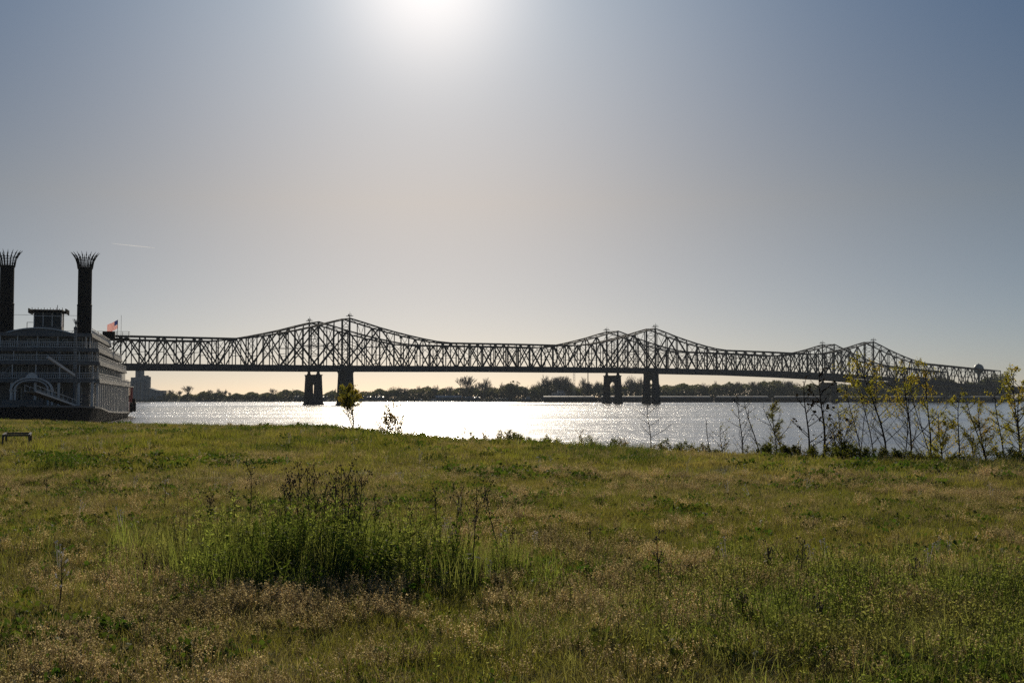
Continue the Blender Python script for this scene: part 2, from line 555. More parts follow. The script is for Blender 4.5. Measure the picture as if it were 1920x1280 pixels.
def pier_mesh(L, w, q, zt):
    """two battered shafts joined by a web with a round arch, standing in the river"""
    b = MB()
    def at(v, u, z): return P_ * v + E_ * u + Vector((0, 0, z))
    def shaft(v0, v1, o0, o1, z0, z1, u0, u1):
        vs = [at(v, s * u, z) for z, u, (a, c) in ((z0, u0, (v0 - o0, v1 + o1)), (z1, u1, (v0, v1))) for v, s in ((a, -1), (c, -1), (c, 1), (a, 1))]
        b.add(vs, [(3, 2, 1, 0), (4, 5, 6, 7), (0, 1, 5, 4), (1, 2, 6, 5), (2, 3, 7, 6), (3, 0, 4, 7)])
    c = (L - q) / 2
    hw = w / 2
    shaft(-L / 2, -L / 2 + c, 0.9, 0.15, 0.9, zt - 2.6, hw + 0.55, hw)
    shaft(L / 2 - c, L / 2, 0.15, 0.9, 0.9, zt - 2.6, hw + 0.55, hw)
    for sg in (-1, 1):                                # footings at the waterline
        v0 = sg * (L / 2 - c / 2)
        shaft(v0 - c / 2 - 1.1, v0 + c / 2 + 1.1, 0.1, 0.1, -3.0, 0.9, hw + 1.2, hw + 1.1)
    n = 10                                            # web above the arch
    r = q / 2
    z_sp = zt - 2.6 - 2.0 - r * 0.72
    lo = [(-r * math.cos(math.pi * k / n), z_sp + r * 0.72 * math.sin(math.pi * k / n)) for k in range(n + 1)]
    for k in range(n):
        (v0, z0), (v1, z1) = lo[k], lo[k + 1]
        u = hw - 0.02
        vs = [at(v0, -u, z0), at(v1, -u, z1), at(v1, -u, zt - 2.6), at(v0, -u, zt - 2.6),
              at(v0, u, z0), at(v1, u, z1), at(v1, u, zt - 2.6), at(v0, u, zt - 2.6)]
        b.add(vs, [(0, 1, 2, 3), (5, 4, 7, 6), (1, 0, 4, 5), (3, 2, 6, 7)])
    shaft(-L / 2, L / 2, 0.0, 0.0, zt - 2.6, zt - 0.7, hw, hw)
    shaft(-L / 2 - 0.35, L / 2 + 0.35, 0.0, 0.0, zt - 0.7, zt, hw + 0.3, hw + 0.3)   # coping
    return b


def make_bridge(off, gap, label, drop, pier_z, u_end, plat_side, pw):
    base = Vector((-104.6, 753.6, 0)) + P_ * off
    root = thing('truss_bridge', label, 'bridge', base, 0, 'twin truss bridges over the river')
    S = beam_mesh(M['steel'])

    def top(u): return 24.4 + crest(u) - drop * max(0, u / SPAN - 1.4) ** 1.5
    def B(u, v, z): return E_ * u + P_ * v + Vector((0, 0, z))
    towers = [-1, 0, 1, 2]
    k0, k1 = -26, int(round(u_end / PAN))
    def near(k): return min(abs(k - 24 * t) for t in towers)
    def H(k): return float(np.interp(near(k), [a for a, _ in HT], [b for _, b in HT]))
    # deck, girders and railings follow the grade
    us = [k * PAN for k in range(k0 - 4, int(3.7 * SPAN / PAN) + 1)]

    def strip(v, w, za, zb):
        m = MB()
        for i, u in enumerate(us):
            t = top(u)
            m.v += [tuple(B(u, v + s * w / 2, t + z)) for s, z in ((-1, za), (1, za), (1, zb), (-1, zb))]
            if i:
                o = 4 * (i - 1)
                m.f += [(o + a, o + b_, o + 4 + b_, o + 4 + a) for a, b_ in ((1, 0), (2, 1), (3, 2), (0, 3))]
        return m
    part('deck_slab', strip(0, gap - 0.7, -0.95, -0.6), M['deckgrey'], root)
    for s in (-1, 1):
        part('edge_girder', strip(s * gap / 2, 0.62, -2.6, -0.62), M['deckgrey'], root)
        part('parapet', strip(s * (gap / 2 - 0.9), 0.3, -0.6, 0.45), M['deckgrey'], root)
    fb = MB()
    for k in range(k0, k1 + 1):
        t = top(k * PAN); fb.bar(B(k * PAN, -gap / 2 + .3, t - 1.7), B(k * PAN, gap / 2 - .3, t - 1.7), 0.5, 1.3)
    tag(part('floor_beams', fb, M['steel'], root), kind='stuff')
    for s in (-1, 1):
        v = s * gap / 2
        G = lambda k, z: B(k * PAN, v, top(k * PAN) + z)
        for k in range(k0, k1 + 1):
            n = near(k)
            if n == 0: continue
            w = 0.58 if n % 2 == 0 else 0.46
            beam_part('vertical', S, root, G(k, -0.6), G(k, H(k)), w, w)
        for k in range(k0, k1):
            beam_part('top_chord', S, root, G(k, H(k)), G(k + 1, H(k + 1)), 0.78, 0.78)
        # diagonals: two-panel web with sub-struts beside the towers, single-panel web between
        for k in range(k0, k1):
            a, c = near(k), near(k + 1)
            lo, hi = min(a, c), max(a, c)
            ka, kc = (k, k + 1) if a < c else (k + 1, k)     # ka is the end nearer the tower
            if hi <= 2 or (2 <= lo and hi <= 4 and False):
                t0, t2 = (ka, kc) if lo == 0 else (2 * ka - kc, kc)
                if lo == 0:
                    two = 2 * kc - ka
                    zt = H(two)
                    if k0 <= two <= k1:
                        beam_part('main_diagonal', S, root, G(ka, -0.4), G(two, zt), 0.76, 0.76)
                        ez = zt * 0.5
                        beam_part('sub_diagonal', S, root, G(kc, ez), G(two, -0.4), 0.5, 0.5)
                        beam_part('sub_diagonal', S, root, G(ka, H(ka) * 0.52), G(kc, ez), 0.3, 0.3)
                        beam_part('strut', S, root, G(kc, ez), G(two, ez), 0.3, 0.3)
            elif lo == 2:
                two = 2 * kc - ka
                if k0 <= two <= k1:
                    zt = H(ka)
                    beam_part('main_diagonal', S, root, G(ka, zt), G(two, -0.4), 0.72, 0.72)
                    beam_part('sub_diagonal', S, root, G(kc, zt * 0.5 - .2), G(ka, -0.4), 0.38, 0.38)
                    beam_part('strut', S, root, G(ka, zt * 0.5), G(kc, zt * 0.5), 0.3, 0.3)
            elif lo >= 4:
                if lo % 2 == 0: beam_part('diagonal', S, root, G(ka, -0.4), G(kc, H(kc)), 0.62, 0.62)
                else: beam_part('diagonal', S, root, G(ka, H(ka)), G(kc, -0.4), 0.62, 0.62)
        for k in range(k0, k1 + 1):
            if near(k) % 2 == (1 if near(k) > 4 else 0) and near(k) > 0:
                gp = B(k * PAN, v, top(k * PAN) + H(k) - 0.75)
                beam_part('gusset_plate', S, root, gp - E_ * 1.0, gp + E_ * 1.0, 0.7, 1.5)
        for t in towers:
            k = 24 * t
            beam_part('tower_post', S, root, G(k, -2.0), G(k, 30.2), pw, pw)
    # bracing between the two trusses
    for k in range(k0, k1 + 1):
        n = near(k)
        h = H(k); t = top(k * PAN); u = k * PAN
        L_ = lambda z, s: B(u, s * gap / 2, t + z)
        beam_part('top_strut', S, root, L_(h, -1), L_(h, 1), 0.45, 0.45)
        if n:
            zc = 7.2
            beam_part('portal_strut', S, root, L_(zc, -1), L_(zc, 1), 0.3, 0.3)
            m = MB()
            m.bar(L_(h, -1), L_(zc + (h - zc) * .25, 1), 0.22); m.bar(L_(h, 1), L_(zc + (h - zc) * .25, -1), 0.22)
            part('sway_brace', m, M['steel'], root)
        else:
            zs = [7.5, 13.2, 18.9, 24.6, 29.6]
            for a, c in zip(zs[:-1], zs[1:]):
                m = MB()
                m.bar(L_(a, -1), L_(c, 1), 0.26); m.bar(L_(a, 1), L_(c, -1), 0.26)
                part('tower_brace', m, M['steel'], root)
                beam_part('portal_strut', S, root, L_(a, -1), L_(a, 1), 0.36, 0.36)
            m = MB()                                  # beacon platform on one post
            c = B(u, plat_side * gap / 2, t + 31.4)
            m.bar(c - P_ * 2.6, c + P_ * 2.6, 2.4, 0.3)
            for s1 in (-1.9, 0.1, 1.2, 1.9): m.bar(c + P_ * s1, c + P_ * s1 + Vector((0, 0, 1.25)), 0.3)
            m.bar(c + P_ * -0.4, c + P_ * -0.4 + Vector((0, 0, 2.6)), 0.18)
            m.bar(c + P_ * -1.9 + Vector((0, 0, 1.2)), c + P_ * 1.9 + Vector((0, 0, 1.2)), 0.08)
            m.bar(c - Vector((0, 0, 1.2)), c, 0.5)
            part('beacon_platform', m, M['steel'], root)
    for k in range(k0, k1):
        m = MB()
        a, c = k * PAN, (k + 1) * PAN
        za, zc = top(a) + H(k), top(c) + H(k + 1)
        m.bar(B(a, -gap / 2, za), B(c, gap / 2, zc), 0.26); m.bar(B(a, gap / 2, za), B(c, -gap / 2, zc), 0.26)
        part('lateral_brace', m, M['steel'], root)
    # piers
    for t in towers:
        u = t * SPAN
        zt = top(u) - pier_z
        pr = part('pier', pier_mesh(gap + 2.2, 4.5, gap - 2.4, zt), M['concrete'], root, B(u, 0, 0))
        for s in (-1, 1):
            bm_ = MB()
            c = P_ * (s * gap / 2)
            z1 = pier_z - 2.6
            for w0, w1, a, b_ in ((2.1, 1.2, 0, z1 * .75), (1.5, 1.5, z1 * .75, z1 + .2)):
                vs = [c + E_ * i * w + P_ * j * w + Vector((0, 0, zt + z)) for w, z in ((w0 / 2, a), (w1 / 2, b_)) for i, j in ((-1, -1), (1, -1), (1, 1), (-1, 1))]
                bm_.add(vs, [(3, 2, 1, 0), (4, 5, 6, 7), (0, 1, 5, 4), (1, 2, 6, 5), (2, 3, 7, 6), (3, 0, 4, 7)])
            part('bearing', bm_, M['deckgrey'], pr)
    for u in (2.76 * SPAN, 2.95 * SPAN, 3.15 * SPAN, 3.35 * SPAN, 3.55 * SPAN):     # approach piers among the trees
        m = MB()
        zt = top(u) - 2.65
        for s in (-1, 1): m.bar(B(u, s * gap * .4, 1), B(u, s * gap * .4, zt - 1.2), 1.2)
        m.bar(B(u, -gap * .55, zt - .6), B(u, gap * .55, zt - .6), 1.4, 1.2)
        part('approach_pier', m, M['concrete'], root)
    return root


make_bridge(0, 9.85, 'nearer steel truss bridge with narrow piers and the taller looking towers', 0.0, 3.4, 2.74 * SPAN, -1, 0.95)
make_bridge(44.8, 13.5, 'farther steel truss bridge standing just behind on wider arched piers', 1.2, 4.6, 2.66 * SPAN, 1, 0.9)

# ------------------------------------------------------------------ paddle steamer moored at the bank
def front_outline(B_, y1, bulge, y0=0.0, n=12):
    pts = []
    for i in range(n + 1):
        t = math.pi * i / n
        pts.append((-B_ * math.cos(t), y0 - bulge * math.sin(t)))
    return pts + [(B_, y1), (-B_, y1)]


def make_boat():
    b = thing('paddle_steamer', 'large white paddle steamer with two tall black crowned funnels at the bank', 'steamboat',
              (-84.07, 212.4, 0), R(14.5))
    BW = 10.4
    # hull with sheer towards the bow
    h = MB()
    st = [(-17, 0.4, 3.5), (-15, 4.2, 3.45), (-11, 8.0, 3.35), (-6, 10.0, 3.2), (0, 10.6, 3.0), (20, 10.6, 2.1), (60, 10.6, 1.45), (95, 10.6, 1.15), (114, 9.6, 1.15), (116, 8.0, 1.15)]
    for y, w, z in st:
        h.v += [(-w * .86, y, -1.0), (w * .86, y, -1.0), (w, y, z), (-w, y, z)]
    for i in range(len(st) - 1):
        o = 4 * i
        h.f += [(o, o + 1, o + 5, o + 4), (o + 1, o + 2, o + 6, o + 5), (o + 2, o + 3, o + 7, o + 6), (o + 3, o, o + 4, o + 7)]
    h.f += [(3, 2, 1, 0), (36, 37, 38, 39)]
    part('hull', h, M['black'], b)
    gd = MB()                                        # rubbing strake round the main deck
    for i in range(len(st) - 1):
        (ya, wa, za), (yb, wb, zb) = st[i], st[i + 1]
        for s in (-1, 1): gd.bar((s * wa, ya, za + .06), (s * wb, yb, zb + .06), 0.5, 0.3)
    part('guard_rail', gd, M['cream'], b)
    mz = lambda y: float(np.interp(y, [s_[0] for s_ in st], [s_[2] for s_ in st]))
    # decks
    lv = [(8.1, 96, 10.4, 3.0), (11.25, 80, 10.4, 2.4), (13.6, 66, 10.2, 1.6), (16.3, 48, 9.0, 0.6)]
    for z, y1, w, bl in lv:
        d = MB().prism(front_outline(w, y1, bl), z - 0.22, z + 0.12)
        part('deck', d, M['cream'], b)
        f = MB()
        o = front_outline(w + .04, y1, bl + .04)
        for p, q in zip(o[:-1], o[1:]): f.bar((*p, z - .3), (*q, z - .3), 0.12, 0.42)
        part('fascia', f, M['cream'], b)
    # cabin walls of each storey
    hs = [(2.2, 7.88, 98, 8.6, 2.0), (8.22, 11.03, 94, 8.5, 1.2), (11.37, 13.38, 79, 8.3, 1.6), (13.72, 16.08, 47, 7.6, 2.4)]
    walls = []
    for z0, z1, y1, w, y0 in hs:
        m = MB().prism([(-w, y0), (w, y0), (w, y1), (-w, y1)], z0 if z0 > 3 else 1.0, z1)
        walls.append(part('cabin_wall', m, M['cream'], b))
    # windows and doors: frame with a recessed dark pane
    def win(parent, c, wd, ht, side, door=False):
        m = MB()
        fw = 0.10
        x, y, z = c
        if side == 'f':
            for dx in (-wd / 2, wd / 2): m.box((x + dx, y - .05, z), (fw, .14, ht + fw))
            for dz in (-ht / 2, ht / 2): m.box((x, y - .05, z + dz), (wd - fw, .14, fw))
            m.box((x, y - .04, z), (.06, .08, ht - fw))
            g = MB().box((x, y - .015, z), (wd - fw, .03, ht - fw))
        else:
            for dy in (-wd / 2, wd / 2): m.box((x + side * .05, y + dy, z), (.14, fw, ht + fw))
            for dz in (-ht / 2, ht / 2): m.box((x + side * .05, y, z + dz), (.14, wd - fw, fw))
            m.box((x + side * .04, y, z), (.08, .06, ht - fw))
            g = MB().box((x + side * .015, y, z), (.03, wd - fw, ht - fw))
        f = part('door' if door else 'window', m, M['white'], b)
        part('pane', g, M['glass'], f)
    for li, (z0, z1, y1, w, y0) in enumerate(hs):
        zc = {0: 5.4, 1: 9.7, 2: 12.45, 3: 14.9}[li]
        ht = {0: 2.6, 1: 1.9, 2: 1.3, 3: 1.5}[li]
        n = {0: 5, 1: 8, 2: 9, 3: 8}[li]
        for i in range(n):
            x = -w + w * 2 * (i + .5) / n
            win(b, (x, y0, zc), 1.1 if i % 2 else 0.85, ht, 'f', li == 1 and i % 2 == 0)
        k = int((y1 - 4) / 4.6)
        for i in range(k):
            y = y0 + 3.0 + i * 4.6
            if y < y1 - 1: win(b, (w, y, zc if li else 4.6), 1.6 if li else 3.0, ht if li else 4.4, 1, li == 0)
    # posts along the deck edges
    lev = [(None, 7.86, 0.42, 95, 10.1, 2.6), (8.22, 10.95, 0.16, 79, 10.15, 2.1), (11.37, 13.3, 0.14, 65, 9.95, 1.3), (13.72, 16.0, 0.14, 47, 8.75, 0.4)]
    for z0, z1, r, y1, w, bl in lev:
        P = []
        n = 8
        for i in range(n + 1):
            t = math.pi * i / n
            P.append((-w * math.cos(t), -bl * math.sin(t)))
        P += [(w, y) for y in np.arange(4.0, y1, 4.6)] + [(-w, y) for y in np.arange(9.0, 40, 9.2)]
        for x, y in P:
            zb = (mz(y) + .05) if z0 is None else z0
            m = MB().box((x, y, (zb + z1) / 2), (r, r, z1 - zb))
            m.box((x, y, z1 - .12), (r * 1.7, r * 1.7, .18)); m.box((x, y, zb + .2), (r * 1.5, r * 1.5, .22))
            part('post', m, M['white'], b)
    # railings with panels of thin balusters
    def rail(pts, z, hgt=1.05, sp=0.33):
        m = MB(); bal = MB()
        for p, q in zip(pts[:-1], pts[1:]):
            m.bar((*p, z + hgt), (*q, z + hgt), .12, .10); m.bar((*p, z + .12), (*q, z + .12), .07, .07)
            m.bar((*p, z + hgt * .72), (*q, z + hgt * .72), .05, .06)
            L = math.dist(p, q); n = max(1, int(L / sp))
            for i in range(n):
                t = i / n
                bal.box((p[0] + (q[0] - p[0]) * t, p[1] + (q[1] - p[1]) * t, z + hgt * .43), (.07, .07, hgt * .6))
        r_ = part('railing', m, M['white'], b)
        bo = part('balusters', bal, M['white'], r_); bo['kind'] = 'stuff'
    for z, y1, w, bl in lv[:3]:
        o = front_outline(w - .12, y1, bl)
        rail(o[:13], z + .12); rail([(w - .12, 0), (w - .12, y1 - .1)], z + .12); rail([(w - .12, y1 - .1), (3, y1 - .1)], z + .12)
    rail([(8.9, 2), (8.9, 47.9)], 16.42, 0.95, 0.8); rail([(-8.9, 2), (-8.9, 47.9)], 16.42, 0.95, 0.8)
    # arched front of the top storey with oval windows
    pa = [(-5.6, 13.72)]
    for i in range(15):
        t = -1 + 2 * i / 14
        pa.append((5.6 * t, 17.25 - 0.95 * t * t))
    pa.append((5.6, 13.72))
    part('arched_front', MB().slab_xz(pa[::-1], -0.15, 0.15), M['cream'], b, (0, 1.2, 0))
    cr = MB()
    for p, q in zip(pa[1:-2], pa[2:-1]): cr.bar((p[0], 0, p[1] + .08), (q[0], 0, q[1] + .08), .75, .2)
    part('arch_cornice', cr, M['white'], b, (0, 1.1, 0))
    for x in (-2.35, 2.35):
        ring = MB(); gl = [(0.62 * math.cos(t) + x, 0.36 * math.sin(t) + 16.1) for t in np.linspace(0, 2 * math.pi, 17)[:-1]]
        for p, q in zip(gl, gl[1:] + gl[:1]): ring.bar((p[0], .95, p[1]), (q[0], .95, q[1]), .12, .12)
        o = part('oval_window', ring, M['white'], b)
        part('pane', MB().slab_xz(gl[::-1], 1.0, 1.04), M['glass'], o)
    for x in (-4.4, -1.5, -0.5, 0.5, 1.5, 4.4):
        win(b, (x, 1.05, 14.7), .75, 1.25, 'f')
    # pilothouse
    y0 = 13.0
    part('pilothouse_base', MB().box((0, y0 + 2, 17.35), (5.0, 4, 1.9)), M['cream'], b)
    part('pilothouse_back', MB().box((0, y0 + 3.9, 19.6), (5.0, .15, 2.6)), M['cream'], b)
    for x in (-2.4, -0.8, 0.8, 2.4):
        part('mullion', MB().box((x, y0 + .1, 19.6), (.17, .2, 2.6)), M['white'], b)
    for x in (-2.4, 2.4):
        part('mullion', MB().box((x, y0 + 3.7, 19.6), (.2, .2, 2.6)), M['white'], b)
    part('mullion', MB().box((0, y0 + .1, 20.25), (4.6, .12, .12)), M['white'], b)
    for x in (-1.6, 0, 1.6):
        part('pilothouse_pane', MB().box((x, y0 + .12, 19.6), (1.4, .04, 2.6)), M['glass'], b)
    for s in (-1, 1): part('pilothouse_pane', MB().box((s * 2.4, y0 + 1.95, 19.6), (.04, 3.2, 2.6)), M['glass'], b)
    part('pilothouse_roof', MB().prism([(-3.3, y0 - .8), (3.3, y0 - .8), (3.3, y0 + 4.6), (-3.3, y0 + 4.6)], 20.95, 21.15).prism(
        [(-2.7, y0 - .2), (2.7, y0 - .2), (2.7, y0 + 4.0), (-2.7, y0 + 4.0)], 21.15, 21.45), M['black'], b)
    tr = MB()
    for i in range(13):
        x = -3.2 + 6.4 * i / 12
        tr.bar((x, y0 - .8, 21.1), (x, y0 - .8, 21.62 + .16 * (i % 2)), .22, .08)
        tr.bar((x, y0 - .8, 20.75 + .15 * (i % 2)), (x, y0 - .8, 20.98), .3, .08)
    for j in range(9):
        y = y0 - .6 + 5.0 * j / 8
        for s in (-1, 1): tr.bar((s * 3.28, y, 20.72 + .15 * (j % 2)), (s * 3.28, y, 21.6), .1, .22)
    part('roof_cresting', tr, M['stack'], b)
    tr = MB().bar((1.6, y0 + 1, 21.4), (1.6, y0 + 1, 22.4), .1)
    part('whip_antenna', tr, M['black'], b)
    # hurricane roof side panel and rail frame left of pilothouse
    fr = MB()
    fr.bar((-3.6, y0, 16.4), (-3.6, y0, 19.0), .1); fr.bar((-3.6, y0, 19.0), (-2.5, y0, 19.0), .08)
    part('stair_frame', fr, M['black'], b)
    # funnels with flared crowns
    for x in (-6.8, 6.8):
        f = MB().lathe([(1.32, 12.5), (1.32, 22.0), (1.36, 22.02), (1.36, 22.25), (1.25, 22.3), (1.25, 28.9), (1.36, 28.95), (1.42, 29.25), (1.2, 29.3), (1.1, 29.2), (1.1, 27)], (x, 10), 24)
        fo = part('funnel', f, M['stack'], b, smooth=False)
        for k in range(18):
            t = 2 * math.pi * k / 18
            rr = [1.3, 1.42, 1.68, 2.1, 2.62]; zz = [29.1, 29.9, 30.75, 31.5, 32.05]
            m = MB().tube([(x + r_ * math.cos(t), 10 + r_ * math.sin(t), z) for r_, z in zip(rr, zz)], [.10, .10, .09, .08, .02], 5)
            for r_, z, q in ((1.72, 30.85, .17), (2.05, 31.42, .15)):
                c = (x + r_ * math.cos(t), 10 + r_ * math.sin(t), z)
                m.lathe([(.02, z - q), (q, z), (.02, z + q)], (c[0], c[1]), 5)
            part('crown_prong', m, M['stack'], fo)
        for z, r_ in ((29.7, 1.40), (30.25, 1.53), (30.8, 1.72)):
            pts = [(x + r_ * math.cos(t), 10 + r_ * math.sin(t), z) for t in np.linspace(0, 2 * math.pi, 25)]
            part('crown_ring', MB().tube(pts, [.05] * 25, 4, False), M['stack'], fo)
    # bow arch with paired columns
    m = MB()
    for r0, r1, dz in ((3.1, 3.45, 0), (2.55, 2.8, 0)):
        n = 14
        pts = [(math.cos(math.pi * i / n), math.sin(math.pi * i / n)) for i in range(n + 1)]
        for (c0_, s0), (c1_, s1) in zip(pts[:-1], pts[1:]):
            q = [(r0 * c0_, s0 * r0 * .62 + 6.3), (r1 * c0_, s0 * r1 * .62 + 6.3), (r1 * c1_, s1 * r1 * .62 + 6.3), (r0 * c1_, s1 * r0 * .62 + 6.3)]
            m.slab_xz(q, -7.6, -6.6)
    part('entrance_arch', m, M['white'], b)
    sh = MB().slab_xz([(-1.0, 8.4), (1.0, 8.4), (.7, 8.9), (0.0, 9.25), (-.7, 8.9)], -7.45, -6.9)
    part('arch_crest', sh, M['white'], b)
    for x in (-3.3, -2.65, 2.65, 3.3):
        c = MB().lathe([(.3, 3.2), (.3, 3.5), (.19, 3.55), (.17, 5.9), (.28, 6.0), (.3, 6.3)], (x, -7.1), 10)
        part('column', c, M['white'], b)
    bx = MB().box((-1.2, -9, 4.1), (6.4, .12, .9))
    part('bow_rail', bx, M['cream'], b)
    # open stairs between the front galleries, with doors behind them
    for x0, z0, z1, dx in ((-6.2, 8.25, 11.25, 2.6), (5.0, 11.4, 13.6, -2.2), (2.2, 8.25, 11.25, 2.6)):
        sm = MB()
        for i in range(9):
            t = i / 8; sm.box((x0 + dx * t, -.9, z0 + (z1 - z0) * t), (.4, 1.0, .08))
        for yy in (-1.4, -.4): sm.bar((x0, yy, z0), (x0 + dx, yy, z1), .08, .3); sm.bar((x0, yy, z0 + 1), (x0 + dx, yy, z1 + 1), .07)
        part('stair', sm, M['cream'], b)
    for x in (-8.2, 8.2):
        part('deck_bench', MB().box((x, .3, 8.65), (1.6, .5, .12)).box((x, .6, 8.95), (1.6, .08, .6)).box((x - .6, .3, 8.4), (.1, .4, .4)).box((x + .6, .3, 8.4), (.1, .4, .4)), M['wood'], b)
    # hoisting mast, boom and landing stage
    m = MB().lathe([(.30, 3.1), (.28, 9), (.3, 9.05), (.24, 16.6), (.34, 16.7), (.34, 17.1), (.1, 17.2), (.07, 18.4)], (7, -7.4), 10)
    for k in range(6):
        t = math.pi * k / 3
        m.bar((7, -7.4, 17.4), (7 + .55 * math.cos(t), -7.4 + .55 * math.sin(t), 18.5), .06)
    part('mast', m, M['cream'], b)
    lad = MB()
    for i in range(24): lad.box((7, -7.75, 10 + i * .28), (.55, .08, .07))
    part('mast_ladder', lad, M['white'], b)
    part('boom', MB().bar((7, -7.4, 8.7), (3.5, -15.8, 11.6), .32, .42), M['white'], b)
    ls = MB().bar((6.6, -8.3, 3.45), (1.2, -18.3, 5.9), 2.0, .2)
    stg = part('landing_stage', ls, M['wood'], b)
    for s in (-1, 1):
        o = Vector((.88, -.475, 0)) * s * .98
        p, q = Vector((6.6, -8.3, 3.55)) + o, Vector((1.2, -18.3, 6.0)) + o
        r_ = MB().bar(p, q, .12, .3); up = Vector((0, 0, .95))
        r_.bar(p + up, q + up, .08)
        for i in range(10): r_.bar(p.lerp(q, i / 9), p.lerp(q, i / 9) + up, .06)
        part('stage_rail', r_, M['white'], stg)
    w = MB().bar((7, -7.4, 16.9), (3.5, -15.8, 11.6), .05); w.bar((3.5, -15.8, 11.5), (1.8, -17.2, 6.4), .04)
    part('stay_wire', w, M['black'], b)
    w = MB().bar((-6.8, 10, 20.2), (6.8, 10, 20.2), .05)
    part('stay_wire', w, M['black'], b)
    # wing platform behind the funnels
    pl = MB().box((5.2, 49, 17.75), (15.2, 3.0, .3))
    part('wing_platform', pl, M['black'], b)
    rl = MB()
    for z in (18.35, 18.85, 19.3): rl.bar((-2.4, 47.6, z), (12.7, 47.6, z), .07); rl.bar((12.7, 47.6, z), (12.7, 50.4, z), .07)
    for x in np.arange(-2.4, 12.8, 1.25): rl.bar((x, 47.6, 17.8), (x, 47.6, 19.3), .08)
    part('platform_rail', rl, M['black'], b)
    st_ = MB()
    for x in (9.2, 8.2): st_.bar((x, 47.6, 16.4), (12.3, 47.6, 17.7), .16)
    for x in (1, 5, 8): st_.bar((x, 49, 16.3), (x, 49, 17.7), .2)
    part('platform_strut', st_, M['black'], b)
    bx = MB().box((8.4, 49, 18.6), (2.6, 1.2, 1.4))
    part('deck_locker', bx, M['stack'], b)
    part('deck_locker', MB().box((4.2, 49, 18.4), (.9, .7, 1.0)), M['stack'], b)
    part('whip_antenna', MB().bar((10.9, 49.5, 17.8), (10.9, 49.5, 23.0), .06), M['black'], b)
    part('life_ring', MB().tube([(1.9 + .38 * math.cos(t), 46.9, 18.7 + .38 * math.sin(t)) for t in np.linspace(0, 2 * math.pi, 17)], [.09] * 17, 6, False), M['red'], b)
    # fenders and ladder box by the stern
    for y in (90, 104):
        part('fender', MB().lathe([(.2, 1.2), (.42, 1.5), (.42, 3.4), (.2, 3.7)], (11.1, y), 10), M['black'], b)
    part('stern_box', MB().box((10.8, 107, 3.9), (.9, 1.4, 1.5)), M['black'], b)
    for y in (98, 103, 108, 112):
        part('stern_post', MB().box((10.1, y, 4.4), (.22, .22, 6.4)), M['red'], b)
    part('stern_roof', MB().box((0, 105, 7.75), (20.8, 18, .25)), M['cream'], b)
    part('paddle_box', MB().box((0, 106, 4.4), (15.5, 15.5, 6.2)), M['red'], b)
    return b


boat = make_boat()
# national flag flying above the wing platform
th = R(14.5)
fl_root = thing('flag', 'red and white striped flag flying from the steamer behind the right funnel', 'flag',
                (-84.07 + 9.6 * math.cos(th) - 49 * math.sin(th), 212.4 + 9.6 * math.sin(th) + 49 * math.cos(th), 17.8), th)
part('staff', MB().bar((0.6, 0, 0), (0.6, 0, 4.2), .09), M['black'], fl_root)
fm = [leaf_mat('flag_red', (.5, .03, .02), (.55, .04, .03), None, 1, .6, 0, (1, 1, 1)), leaf_mat('flag_white', (.6, .58, .55), (.6, .58, .55), None, 1, .6, 0, (1, 1, 1)),
      leaf_mat('flag_blue', (.03, .04, .14), (.03, .04, .14), None, 1, .5, 0, (1, 1, 1))]


def flag_pt(a, z): return (0.6 - a, 0.12 * math.sin(a * 3.2) * min(1, a), 4.1 - z * .9 - 0.55 * a + 0.05 * math.sin(a * 4 + z))


for i in range(13):
    z0, z1 = i * .155, (i + 1) * .155
    a0 = 0.7 if i < 7 else 0.0
    xs = np.linspace(a0, 2.2, 9)
    m = MB()
    for p, q in zip(xs[:-1], xs[1:]): m.add([flag_pt(p, z0), flag_pt(q, z0), flag_pt(q, z1), flag_pt(p, z1)], [(0, 1, 2, 3)])
    part('stripe', m, fm[0] if i % 2 == 0 else fm[1], fl_root)
m = MB()
xs = np.linspace(0, 0.7, 5)
for p, q in zip(xs[:-1], xs[1:]): m.add([flag_pt(p, 0), flag_pt(q, 0), flag_pt(q, 1.085), flag_pt(p, 1.085)], [(0, 1, 2, 3)])
part('canton', m, fm[2], fl_root)
# ------------------------------------------------------------------ far bank: buildings, boats, masts
def gable(m, x0, x1, y0, y1, z0, z1, rise):
    m.add([(x0, y0, z1), (x1, y0, z1), (x1, y1, z1), (x0, y1, z1), (x0, (y0 + y1) / 2, z1 + rise), (x1, (y0 + y1) / 2, z1 + rise)],
          [(0, 1, 5, 4), (2, 3, 4, 5), (1, 2, 5), (3, 0, 4), (3, 2, 1, 0)])
    return m


ex, ey = wx(268, 1345), 1345.0
el = thing('grain_elevator', 'tall pale concrete grain elevator with stepped blocks beyond the steamer', 'building', (ex, ey, 1.5))
part('headhouse_tower', MB().box((-3.8, 0, 20), (7.6, 8, 40)), M['elevator'], el)
part('storage_block', MB().box((-5.0, -4.6, 12.8), (12.5, 8, 25.6)), M['elevator'], el)
part('storage_block', MB().box((4.6, -3.2, 13.2), (7, 10, 26.4)), M['elevator'], el)
for i in range(4): part('silo', MB().lathe([(1.9, 0), (1.9, 21), (1.5, 21.5)], (-9.4 + i * 3.9, -10.2), 16), M['elevator'], el)
sh = MB().box((16.5, 0, 5.5), (16, 14, 11))
sh.add([(8.5, -7.6, 14.0), (25.5, -7.6, 8.6), (25.5, 7.6, 8.6), (8.5, 7.6, 14.0), (8.5, -7.6, 10.9), (24.5, -7.6, 8.3), (24.5, 7.6, 8.3), (8.5, 7.6, 10.9)],
       [(0, 1, 2, 3), (0, 4, 5, 1), (3, 2, 6, 7), (0, 3, 7, 4)])
part('loading_shed', sh, M['elevator'], el)
